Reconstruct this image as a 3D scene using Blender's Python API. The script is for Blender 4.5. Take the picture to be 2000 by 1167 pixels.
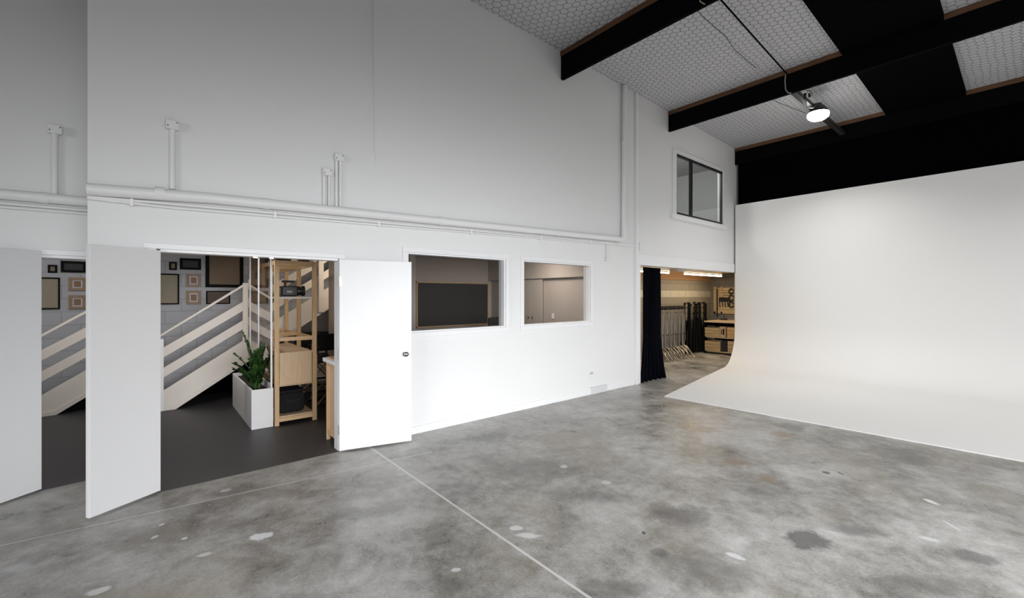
import bpy, bmesh, math, random
from mathutils import Vector, Matrix
random.seed(7)
R = math.radians
for o in list(bpy.data.objects): bpy.data.objects.remove(o, do_unlink=True)
SC = bpy.context.scene
COL = SC.collection

# ------------------------------------------------------------------ camera
YAW = math.atan((2013 - 1085) / 859.0)           # angle between the long wall and the view axis
cam = bpy.data.cameras.new('camera')
cam.sensor_fit = 'HORIZONTAL'; cam.sensor_width = 36
cam.lens = 859 * 36 / 2000
cam.shift_x = -85 / 2000; cam.shift_y = -6.5 / 2000
cam.clip_start = 0.05; cam.clip_end = 100
co = bpy.data.objects.new('camera', cam); COL.objects.link(co)
co.location = (5, 0, 1.65); co.rotation_euler = (R(90), 0, YAW)
SC.camera = co

# ------------------------------------------------------------------ world, light, exposure
w = bpy.data.worlds.new('world'); SC.world = w; w.use_nodes = True
w.node_tree.nodes['Background'].inputs[0].default_value = (0.75, 0.82, 0.95, 1)
w.node_tree.nodes['Background'].inputs[1].default_value = 0.15
SC.view_settings.view_transform = 'Standard'; SC.view_settings.look = 'None'
SC.view_settings.exposure = 0.0; SC.view_settings.gamma = 1; SC.view_settings.use_curve_mapping = False

def area(name, loc, target, size, power, color, size_y=None, spread=None):
    l = bpy.data.lights.new(name, 'AREA'); l.energy = power; l.color = color
    l.shape = 'RECTANGLE'; l.size = size; l.size_y = size_y or size
    if spread: l.spread = R(spread)
    o = bpy.data.objects.new(name, l); COL.objects.link(o); o.location = loc
    o.rotation_euler = (Vector(target) - Vector(loc)).to_track_quat('-Z', 'Y').to_euler()
    return o
# daylight through unseen openings of the right hand wall, added to hold these lamps
area('daylight_side_door', (9.42, 1.5, 2.4), (0, 4.5, -4.0), 5, 112, (0.97, 0.985, 1.0), 2.8, 100)
area('low_wall_fill', (9.42, 1.5, 1.6), (0, 2.4, -.6), 5, 72, (0.97, 0.985, 1.0), 1.6, 58)  # added fill beam, kept narrow so the upper wall stays dim
area('daylight_side_door_far', (9.42, 5.0, 2.4), (0, 5.8, -3.0), 3.4, 30, (0.97, 0.985, 1.0), 2.8, 90)
# and by the open roller door in the rear wall
area('daylight_rear_door', (6.0, -7.9, 2.2), (5, 10, -1.5), 5, 145, (0.98, 0.99, 1.0), 2.0, 60)
area('lower_left_wall_fill', (7.5, -7.9, 1.6), (0, -.5, 0), 3, 27, (0.98, 0.99, 1.0), 1.8, 48)  # added fill that brightens the lower left wall
# round high bay lamps under the roof, shining down (one of the two is in the picture)
for _x in (2.4, 7.0): area('high_bay_glow', (_x, 8.85, 4.70), (_x, 8.85, 0), .4, 38, (1, .985, .96), .4, 130)
# unseen lamps added in the rooms behind the long wall
area('reception_fill_light', (-1.9, 0.5, 2.42), (-1.9, 0.5, 0), 0.6, 16, (1.0, 0.96, 0.92))  # unseen fill added to brighten the reception and its stairs
area('left_room_fill_light', (-2.7, -.95, 2.6), (-3.6, -.9, .6), 0.5, 18, (1.0, 0.96, 0.92))  # fill added because the leftmost room came out dark
area('stair_ceiling_light', (-2.75, 2.75, 2.42), (-3.5, 2.4, 1.6), 0.3, 14, (1.0, 0.86, 0.68))
area('meeting_fill_light', (-1.0, 4.9, 2.38), (-1.3, 5.2, 0), 0.5, 22, (1.0, 0.90, 0.80))  # fill added to lift the walls; this room has no ceiling lamp
area('upstairs_light', (-1.3, 8.4, 5.0), (-1.6, 9.4, 4.0), 0.8, 55, (1.0, 0.99, 0.97))

# ------------------------------------------------------------------ bay transform: a second doorway in a recessed wall at the left
TH = 0.1407
MB = Matrix.Translation((-0.712, -0.743, 0)) @ Matrix.Rotation(TH, 4, 'Z')
ID = Matrix.Identity(4)

# ------------------------------------------------------------------ materials
MATS = {}
def new_mat(name):
    m = bpy.data.materials.new(name); m.use_nodes = True
    nt = m.node_tree; b = nt.nodes['Principled BSDF']
    return m, nt, b
def N(nt, t, **kw):
    n = nt.nodes.new(t)
    for k, v in kw.items(): setattr(n, k, v)
    return n
def math_(nt, op, a, b=None, c=None, clamp=False):
    n = nt.nodes.new('ShaderNodeMath'); n.operation = op; n.use_clamp = clamp
    for i, x in enumerate((a, b, c)):
        if x is None: continue
        if isinstance(x, (int, float)): n.inputs[i].default_value = x
        else: nt.links.new(x, n.inputs[i])
    return n.outputs[0]
def mixc(nt, fac, a, b, mode='MIX'):
    n = nt.nodes.new('ShaderNodeMix'); n.data_type = 'RGBA'; n.blend_type = mode
    for s, x in ((n.inputs[0], fac), (n.inputs[6], a), (n.inputs[7], b)):
        if isinstance(x, (int, float)): s.default_value = x
        elif isinstance(x, tuple): s.default_value = (*x, 1) if len(x) == 3 else x
        else: nt.links.new(x, s)
    return n.outputs[2]
def noise(nt, vec, scale, detail=4, rough=.55, dist=0):
    n = nt.nodes.new('ShaderNodeTexNoise'); n.inputs['Scale'].default_value = scale
    n.inputs['Detail'].default_value = detail; n.inputs['Roughness'].default_value = rough
    n.inputs['Distortion'].default_value = dist
    if vec is not None: nt.links.new(vec, n.inputs['Vector'])
    return n.outputs['Fac']
def ramp(nt, fac, stops):
    n = nt.nodes.new('ShaderNodeValToRGB'); nt.links.new(fac, n.inputs[0])
    e = n.color_ramp.elements
    while len(e) < len(stops): e.new(0.5)
    for i, (p, c) in enumerate(stops):
        e[i].position = p; e[i].color = (c, c, c, 1) if isinstance(c, (int, float)) else (*c, 1)
    return n.outputs[0]
def geo_pos(nt): return nt.nodes.new('ShaderNodeNewGeometry').outputs['Position']
def obj_co(nt): return nt.nodes.new('ShaderNodeTexCoord').outputs['Object']
def bump(nt, b, h, strength, dist=.01):
    n = nt.nodes.new('ShaderNodeBump'); n.inputs['Strength'].default_value = strength
    n.inputs['Distance'].default_value = dist; nt.links.new(h, n.inputs['Height'])
    nt.links.new(n.outputs[0], b.inputs['Normal'])
def mat(name, col, rough=.5, metal=0, var=.04, vscale=6, bmp=0, bscale=60, spec=None, coat=0):
    if name in MATS: return MATS[name]
    m, nt, b = new_mat(name)
    v = obj_co(nt); n = noise(nt, v, vscale)
    c = mixc(nt, n, tuple(x * (1 - var) for x in col), tuple(min(1, x * (1 + var)) for x in col))
    nt.links.new(c, b.inputs['Base Color'])
    b.inputs['Roughness'].default_value = rough; b.inputs['Metallic'].default_value = metal
    if spec is not None: b.inputs['Specular IOR Level'].default_value = spec
    if coat: b.inputs['Coat Weight'].default_value = coat
    if bmp: bump(nt, b, noise(nt, v, bscale), bmp)
    MATS[name] = m; return m
def wood(name, c1, c2, axis=2, rough=.55, k=1.0):
    if name in MATS: return MATS[name]
    m, nt, b = new_mat(name)
    mp = N(nt, 'ShaderNodeMapping'); s = [28 * k, 28 * k, 28 * k]; s[axis] = 1.6 * k
    mp.inputs['Scale'].default_value = s; nt.links.new(obj_co(nt), mp.inputs[0])
    n = noise(nt, mp.outputs[0], 1.0, 6, .6, .6)
    n2 = noise(nt, mp.outputs[0], 4.0, 3, .5)
    f = math_(nt, 'ADD', math_(nt, 'MULTIPLY', n, .75), math_(nt, 'MULTIPLY', n2, .25))
    f = ramp(nt, f, [(.36, 0.0), (.64, 1.0)])
    nt.links.new(mixc(nt, f, c1, c2), b.inputs['Base Color'])
    b.inputs['Roughness'].default_value = rough
    bump(nt, b, n, .12)
    MATS[name] = m; return m
def emit(name, col, strength):
    m, nt, b = new_mat(name)
    b.inputs['Base Color'].default_value = (.8, .8, .8, 1)
    b.inputs['Emission Color'].default_value = (*col, 1); b.inputs['Emission Strength'].default_value = strength
    return m
def glass(name, tint=(1, 1, 1), refl=1.0):
    m = bpy.data.materials.new(name); m.use_nodes = True; nt = m.node_tree; nt.nodes.clear()
    out = N(nt, 'ShaderNodeOutputMaterial'); tr = N(nt, 'ShaderNodeBsdfTransparent'); gl = N(nt, 'ShaderNodeBsdfGlossy')
    tr.inputs[0].default_value = (*tint, 1); gl.inputs['Roughness'].default_value = .01
    fr = N(nt, 'ShaderNodeFresnel'); fr.inputs[0].default_value = 1.5
    mx = N(nt, 'ShaderNodeMixShader')
    gm = N(nt, 'ShaderNodeNewGeometry')
    k = math_(nt, 'MULTIPLY', fr.outputs[0], math_(nt, 'SUBTRACT', 1.0, gm.outputs['Backfacing']))
    nt.links.new(math_(nt, 'MULTIPLY', k, refl, clamp=True), mx.inputs[0])
    nt.links.new(tr.outputs[0], mx.inputs[1]); nt.links.new(gl.outputs[0], mx.inputs[2]); nt.links.new(mx.outputs[0], out.inputs[0])
    return m

WALLP = mat('white wall paint', (.80, .80, .80), .55, var=.015, vscale=1.5, bmp=.05, bscale=35)
DOORP = mat('white satin paint', (.79, .79, .80), .4, var=.008)
TRIMP = mat('white trim paint', (.84, .84, .85), .38, var=.01)
PIPEP = mat('white pipe paint', (.82, .82, .82), .45, var=.02)
CREAM = mat('cream painted board', (.72, .67, .62), .5, var=.02)
BLACKP = mat('black steel paint', (.0022, .0022, .0024), .85, spec=.05)
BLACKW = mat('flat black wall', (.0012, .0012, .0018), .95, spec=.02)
VELVET = mat('black velvet', (.003, .0034, .006), .95, spec=.05, bmp=.3, bscale=300)
BLACKPL = mat('black plastic', (.007, .007, .008), .42)
STANDM = mat('black anodised stand', (.003, .003, .0035), .6, spec=.2)
BLACKFR = mat('black picture frame', (.003, .003, .003), .7, spec=.15)
BLACKCL = mat('black canvas', (.004, .004, .005), .85, bmp=.3, bscale=200)
DARKMET = mat('dark gun metal', (.05, .05, .055), .4, .6)
CHROME = mat('brushed chrome', (.62, .60, .57), .3, 1.0)
STEEL = mat('dull steel tube', (.42, .39, .36), .38, 1.0)
ALUBLK = mat('black window aluminium', (.012, .012, .012), .4)
PINE = wood('pine along height', (.52, .33, .16), (.69, .48, .27), 2)
PINEX = wood('pine along depth', (.52, .33, .16), (.70, .49, .28), 0)
PINEY = wood('pine along width', (.52, .33, .16), (.70, .49, .28), 1)
PLY = wood('pale plywood front', (.60, .42, .25), (.68, .50, .32), 2, k=1.6)
PLYX = wood('pale plywood top', (.58, .42, .26), (.70, .53, .36), 0, k=1.2)
PALEPINE = wood('pale pine cabinet', (.62, .40, .22), (.74, .52, .33), 2)
BATTEN = wood('brown rough timber', (.055, .026, .012), (.16, .075, .032), 0, .8)
CRATEW = wood('crate timber', (.36, .25, .13), (.52, .38, .21), 0, .7)
OAK = wood('tan oak frame', (.27, .18, .11), (.34, .23, .15), 2)
LEAF = None
G_WIN = glass('window glass', (.90, .90, .90), .7)
G_UP = glass('upper window glass', (.90, .91, .91), 1.2)
G_PART = glass('partition glass', (.86, .84, .82), 1.6)

def leaf_mat():
    m, nt, b = new_mat('glossy green leaf')
    n = noise(nt, obj_co(nt), 9, 2)
    c = ramp(nt, n, [(.35, (.012, .035, .012)), (.55, (.03, .085, .018)), (.72, (.10, .20, .035))])
    nt.links.new(c, b.inputs['Base Color']); b.inputs['Roughness'].default_value = .3
    return m
LEAF = leaf_mat()
STEMM = mat('green plant stem', (.06, .12, .03), .5)
SOIL = mat('dark potting soil', (.02, .014, .01), .95, bmp=.6, bscale=80)

def painted_block(name, c, mortar, bw=.39, bh=.2, axis='Y', special=None, bmp=.5):
    m, nt, b = new_mat(name)
    sx = N(nt, 'ShaderNodeSeparateXYZ'); nt.links.new(geo_pos(nt), sx.inputs[0])
    cb = N(nt, 'ShaderNodeCombineXYZ'); nt.links.new(sx.outputs[axis], cb.inputs[0]); nt.links.new(sx.outputs['Z'], cb.inputs[1])
    br = N(nt, 'ShaderNodeTexBrick'); nt.links.new(cb.outputs[0], br.inputs[0])
    br.inputs['Scale'].default_value = 1; br.inputs['Brick Width'].default_value = bw; br.inputs['Row Height'].default_value = bh
    br.inputs['Mortar Size'].default_value = .005; br.inputs['Mortar Smooth'].default_value = .3
    br.inputs['Color1'].default_value = (*c, 1); br.inputs['Color2'].default_value = (*[x * .93 for x in c], 1)
    br.inputs['Mortar'].default_value = (*mortar, 1)
    colr = br.outputs[0]
    if special:
        z0, z1, sc = special
        g = math_(nt, 'MULTIPLY', math_(nt, 'GREATER_THAN', sx.outputs['Z'], z0), math_(nt, 'LESS_THAN', sx.outputs['Z'], z1))
        colr = mixc(nt, g, colr, mixc(nt, br.outputs['Fac'], sc, mortar))
    n = noise(nt, geo_pos(nt), 14, 5)
    colr = mixc(nt, math_(nt, 'MULTIPLY', n, .25), colr, tuple(x * .6 for x in c))
    nt.links.new(colr, b.inputs['Base Color']); b.inputs['Roughness'].default_value = .8
    bump(nt, b, math_(nt, 'SUBTRACT', 1.0, br.outputs['Fac']), bmp, .01)
    return m
PBLOCK = painted_block('pale painted block wall', (.52, .53, .57), (.36, .37, .40))
CBLOCK = painted_block('raw concrete block wall', (.30, .27, .22), (.14, .12, .10), special=(1.60, 1.80, (.52, .48, .40)))
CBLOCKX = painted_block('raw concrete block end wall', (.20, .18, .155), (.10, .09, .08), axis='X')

def floor_mat():
    m, nt, b = new_mat('stained polished concrete')
    P = geo_pos(nt)
    n1 = noise(nt, P, .6, 6, .6, .2)
    n2 = noise(nt, P, 2.6, 8, .66, .35)
    n3 = noise(nt, P, 11, 6, .65)
    n4 = noise(nt, P, 60, 3, .6)
    f = math_(nt, 'ADD', math_(nt, 'MULTIPLY', n1, .33), math_(nt, 'MULTIPLY', n2, .37))
    f = math_(nt, 'ADD', f, math_(nt, 'MULTIPLY', n3, .17)); f = math_(nt, 'ADD', f, math_(nt, 'MULTIPLY', n4, .13))
    c = ramp(nt, f, [(.39, (.12, .114, .107)), (.46, (.265, .252, .232)), (.525, (.40, .39, .372)), (.61, (.57, .565, .555))])
    # brown tints
    br = ramp(nt, noise(nt, P, .9, 5, .6, .8), [(.52, 0.0), (.68, 1.0)])
    c = mixc(nt, math_(nt, 'MULTIPLY', br, .5), c, (.24, .20, .145))
    # elliptical stains and paint marks that belong to the slab: (x, y, rx, ry, angle, colour, strength, softness)
    sx = N(nt, 'ShaderNodeSeparateXYZ'); nt.links.new(P, sx.inputs[0])
    wob = math_(nt, 'MULTIPLY', math_(nt, 'SUBTRACT', noise(nt, P, 5, 8, .72), .5), 3.6)
    for (x, y, rx, ry, a, colr, st, so) in STAINS:
        dx = math_(nt, 'SUBTRACT', sx.outputs[0], x); dy = math_(nt, 'SUBTRACT', sx.outputs[1], y)
        ca, sa = math.cos(a), math.sin(a)
        u = math_(nt, 'ADD', math_(nt, 'MULTIPLY', dx, ca / rx), math_(nt, 'MULTIPLY', dy, sa / rx))
        v = math_(nt, 'ADD', math_(nt, 'MULTIPLY', dx, -sa / ry), math_(nt, 'MULTIPLY', dy, ca / ry))
        d = math_(nt, 'ADD', math_(nt, 'MULTIPLY', u, u), math_(nt, 'MULTIPLY', v, v))
        d = math_(nt, 'ADD', d, wob)
        k = math_(nt, 'MULTIPLY', math_(nt, 'DIVIDE', math_(nt, 'SUBTRACT', 1.0, d), so, clamp=True), st)
        c = mixc(nt, k, c, colr)
    # tiny paint specks
    vo = N(nt, 'ShaderNodeTexVoronoi'); vo.inputs['Scale'].default_value = 3.2; nt.links.new(P, vo.inputs['Vector'])
    sp = math_(nt, 'LESS_THAN', math_(nt, 'ADD', vo.outputs['Distance'], math_(nt, 'MULTIPLY', n3, .06)), .058)
    c = mixc(nt, math_(nt, 'MULTIPLY', sp, .6), c, (.62, .62, .62))
    # saw-cut joints: bright one across the room, faint one along the wall
    dj = math_(nt, 'ABSOLUTE', math_(nt, 'SUBTRACT', sx.outputs[1], 1.77))
    j1 = math_(nt, 'LESS_THAN', math_(nt, 'ADD', dj, math_(nt, 'MULTIPLY', n4, .006)), .0125)
    c = mixc(nt, math_(nt, 'MULTIPLY', j1, .75), c, (.72, .72, .71))
    xl = math_(nt, 'ADD', .455, math_(nt, 'MULTIPLY', sx.outputs[1], .11))
    dk = math_(nt, 'ABSOLUTE', math_(nt, 'SUBTRACT', sx.outputs[0], xl))
    j2 = math_(nt, 'LESS_THAN', math_(nt, 'ADD', dk, math_(nt, 'MULTIPLY', n3, .008)), .0125)
    lim = math_(nt, 'LESS_THAN', sx.outputs[1], 2.2)
    c = mixc(nt, math_(nt, 'MULTIPLY', math_(nt, 'MULTIPLY', j2, lim), .75), c, (.62, .62, .61))
    nt.links.new(c, b.inputs['Base Color'])
    rr = ramp(nt, n2, [(.3, .24), (.7, .46)])
    nt.links.new(rr, b.inputs['Roughness']); b.inputs['Specular IOR Level'].default_value = .4
    bump(nt, b, f, .12, .02)
    return m
W_ = (.78, .79, .81); D_ = (.075, .074, .074); O_ = (.26, .165, .085); M_ = (.125, .122, .118); B_ = (.20, .175, .135); K_ = (.04, .03, .025)
STAINS = [
]
# placeholder filled below

def vinyl_mat():
    m, nt, b = new_mat('dark grey vinyl floor')
    P = geo_pos(nt); n = noise(nt, P, 3, 6, .6); n2 = noise(nt, P, 40, 3)
    c = mixc(nt, math_(nt, 'ADD', math_(nt, 'MULTIPLY', n, .7), math_(nt, 'MULTIPLY', n2, .3)), (.022, .021, .023), (.044, .042, .045))
    nt.links.new(c, b.inputs['Base Color']); b.inputs['Roughness'].default_value = .5
    return m

def ceil_mat():
    m, nt, b = new_mat('white insulation under hexagonal wire netting')
    P = geo_pos(nt)
    sx = N(nt, 'ShaderNodeSeparateXYZ'); nt.links.new(P, sx.inputs[0])
    wb = math_(nt, 'MULTIPLY', math_(nt, 'SUBTRACT', noise(nt, P, 3, 2), .5), .10)
    s = 0.106; s3 = math.sqrt(3)
    x = math_(nt, 'DIVIDE', math_(nt, 'ADD', sx.outputs[1], wb), s); y = math_(nt, 'DIVIDE', math_(nt, 'ADD', sx.outputs[0], wb), s)
    def cell(off):
        ax = math_(nt, 'SUBTRACT', math_(nt, 'FLOORED_MODULO', math_(nt, 'ADD', x, off * .5 + 200), 1.0), .5)
        ay = math_(nt, 'SUBTRACT', math_(nt, 'FLOORED_MODULO', math_(nt, 'ADD', y, off * s3 / 2 + 200 * s3), s3), s3 / 2)
        ax = math_(nt, 'ABSOLUTE', ax); ay = math_(nt, 'ABSOLUTE', ay)
        hd = math_(nt, 'MAXIMUM', math_(nt, 'ADD', math_(nt, 'MULTIPLY', ax, .5), math_(nt, 'MULTIPLY', ay, s3 / 2)), ax)
        return hd
    h = math_(nt, 'MINIMUM', cell(0), cell(1))
    e = math_(nt, 'MULTIPLY', math_(nt, 'SUBTRACT', h, .44, clamp=True), 1 / .03, clamp=True)
    c = mixc(nt, math_(nt, 'MULTIPLY', e, .72), (.58, .58, .60), (.06, .06, .063))
    nt.links.new(c, b.inputs['Base Color']); b.inputs['Roughness'].default_value = .7
    bump(nt, b, math_(nt, 'SUBTRACT', .5, h), .5, .03)
    return m
CEILM = ceil_mat(); VINYL = vinyl_mat()

# ------------------------------------------------------------------ mesh helpers
class MBd:
    def __init__(s): s.bm = bmesh.new()
    def box(s, x0, x1, y0, y1, z0, z1, M=None):
        v = [s.bm.verts.new((x, y, z)) for x in (x0, x1) for y in (y0, y1) for z in (z0, z1)]
        for f in ((0, 1, 3, 2), (4, 6, 7, 5), (0, 4, 5, 1), (2, 3, 7, 6), (0, 2, 6, 4), (1, 5, 7, 3)):
            s.bm.faces.new([v[i] for i in f])
        if M is not None: bmesh.ops.transform(s.bm, matrix=M, verts=v)
        return s
    def hexa(s, pts):                      # 8 points, bottom 4 then top 4
        v = [s.bm.verts.new(p) for p in pts]
        for f in ((3, 2, 1, 0), (4, 5, 6, 7), (0, 1, 5, 4), (1, 2, 6, 5), (2, 3, 7, 6), (3, 0, 4, 7)):
            s.bm.faces.new([v[i] for i in f])
        return s
    def prism(s, prof, a, b, axis='x'):    # closed profile extruded between a and b
        def P(u, v, t): return {'x': (t, u, v), 'y': (u, t, v), 'z': (u, v, t)}[axis]
        A = [s.bm.verts.new(P(u, v, a)) for u, v in prof]; Bv = [s.bm.verts.new(P(u, v, b)) for u, v in prof]
        n = len(prof)
        s.bm.faces.new(A); s.bm.faces.new(Bv[::-1])
        for i in range(n): s.bm.faces.new((A[i], Bv[i], Bv[(i + 1) % n], A[(i + 1) % n]))
        return s
    def tube(s, pts, r, seg=12, cap=True, radii=None):
        pts = [Vector(p) for p in pts]; rings = []; n = len(pts)
        up = None
        for i, p in enumerate(pts):
            t = (pts[min(i + 1, n - 1)] - pts[max(i - 1, 0)]).normalized()
            if up is None:
                up = t.orthogonal().normalized()
            else:
                up = (up - t * up.dot(t)).normalized()
            sd = t.cross(up); rr = radii[i] if radii else r
            rings.append([s.bm.verts.new(p + (up * math.cos(a) + sd * math.sin(a)) * rr) for a in [2 * math.pi * k / seg for k in range(seg)]])
        for a, b in zip(rings, rings[1:]):
            for k in range(seg): s.bm.faces.new((a[k], a[(k + 1) % seg], b[(k + 1) % seg], b[k]))
        if cap: s.bm.faces.new(rings[0][::-1]); s.bm.faces.new(rings[-1])
        return s
    def lathe(s, prof, c=(0, 0, 0), axis=(0, 0, 1), seg=24):   # prof: (radius, height)
        q = Vector((0, 0, 1)).rotation_difference(Vector(axis)); c = Vector(c); rings = []
        for r, h in prof:
            if r < 1e-6: rings.append([s.bm.verts.new(c + q @ Vector((0, 0, h)))])
            else: rings.append([s.bm.verts.new(c + q @ Vector((r * math.cos(a), r * math.sin(a), h))) for a in [2 * math.pi * k / seg for k in range(seg)]])
        for a, b in zip(rings, rings[1:]):
            for k in range(seg):
                k2 = (k + 1) % seg
                if len(a) == 1 and len(b) == 1: continue
                if len(a) == 1: s.bm.faces.new((a[0], b[k], b[k2]))
                elif len(b) == 1: s.bm.faces.new((a[k], b[0], a[k2]))
                else: s.bm.faces.new((a[k], b[k], b[k2], a[k2]))
        return s

ORG = {}
def tag(o, label=None, cat=None, group=None, kind=None):
    if label: o['label'] = label
    if cat: o['category'] = cat
    if group: o['group'] = group
    if kind: o['kind'] = kind
    return o
def thing(name, loc, label, cat, group=None, kind=None, M=ID):
    o = bpy.data.objects.new(name, None); COL.objects.link(o); o.empty_display_size = .1
    o.matrix_world = M @ Matrix.Translation(loc)
    ORG[o.name] = Vector(loc)
    return tag(o, label, cat, group, kind)
def obj(name, b, m, parent=None, bevel=0, smooth=False, label=None, M=ID, solid=0):
    me = bpy.data.meshes.new(name)
    bmesh.ops.recalc_face_normals(b.bm, faces=b.bm.faces)
    org = None
    if parent is not None: org = ORG[parent.name]
    else:
        vs = [v.co for v in b.bm.verts]
        org = Vector((sum(v.x for v in vs) / len(vs), sum(v.y for v in vs) / len(vs), min(v.z for v in vs)))
    bmesh.ops.translate(b.bm, verts=b.bm.verts, vec=-org)
    b.bm.to_mesh(me); b.bm.free()
    me.materials.append(m)
    if smooth:
        for p in me.polygons: p.use_smooth = True
        try: me.set_sharp_from_angle(angle=R(40))
        except Exception: pass
    o = bpy.data.objects.new(name, me); COL.objects.link(o)
    if parent is not None: o.parent = parent; ORG[o.name] = org
    else: o.matrix_world = M @ Matrix.Translation(org); ORG[o.name] = org
    if bevel:
        md = o.modifiers.new('bevel', 'BEVEL'); md.width = bevel; md.segments = 2; md.limit_method = 'ANGLE'
    if solid:
        md = o.modifiers.new('solid', 'SOLIDIFY'); md.thickness = solid; md.offset = 0
    if label: o['label'] = label
    return o
def solo(name, b, m, label, cat, group=None, kind=None, **kw):
    return tag(obj(name, b, m, None, **kw), label, cat, group, kind)
def dup(root, mw, label=None, group=None):
    def rec(o, par):
        c = o.copy(); COL.objects.link(c)
        if par is not None: c.parent = par
        ORG[c.name] = ORG.get(o.name, Vector())
        for ch in list(o.children): rec(ch, c)
        return c
    r = rec(root, None); r.matrix_world = mw
    if label: r['label'] = label
    if group: r['group'] = group
    return r

def wall_holes(us, zs, holes, x0, x1, ztop=None):
    """Wall between planes x0 and x1 running along Y; holes = (y0,y1,z0,z1)."""
    b = MBd()
    us = sorted(set(us + [h[0] for h in holes] + [h[1] for h in holes]))
    us = [u for u in us if us[0] <= u]
    zs = sorted(set(zs + [h[2] for h in holes] + [h[3] for h in holes]))
    zs = [z for z in zs if z >= zs[0]]
    nu, nz = len(us) - 1, len(zs) - 1
    def solid(i, j):
        if i < 0 or j < 0 or i >= nu or j >= nz: return False
        cu, cz = (us[i] + us[i + 1]) / 2, (zs[j] + zs[j + 1]) / 2
        return not any(h[0] < cu < h[1] and h[2] < cz < h[3] for h in holes)
    V = {}
    def v(x, i, j):
        k = (x, i, j)
        if k not in V:
            z = zs[j]
            if j == nz and ztop: z = ztop(us[i])
            V[k] = b.bm.verts.new((x, us[i], z))
        return V[k]
    for i in range(nu):
        for j in range(nz):
            if not solid(i, j): continue
            for x in (x0, x1): b.bm.faces.new((v(x, i, j), v(x, i + 1, j), v(x, i + 1, j + 1), v(x, i, j + 1)))
            if not solid(i - 1, j): b.bm.faces.new((v(x0, i, j), v(x0, i, j + 1), v(x1, i, j + 1), v(x1, i, j)))
            if not solid(i + 1, j): b.bm.faces.new((v(x0, i + 1, j), v(x1, i + 1, j), v(x1, i + 1, j + 1), v(x0, i + 1, j + 1)))
            if not solid(i, j - 1): b.bm.faces.new((v(x0, i, j), v(x1, i, j), v(x1, i + 1, j), v(x0, i + 1, j)))
            if not solid(i, j + 1): b.bm.faces.new((v(x0, i, j + 1), v(x0, i + 1, j + 1), v(x1, i + 1, j + 1), v(x1, i, j + 1)))
    return b
ZC = lambda y: 5.605 - .0285 * y        # height of the sloping ceiling

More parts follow.
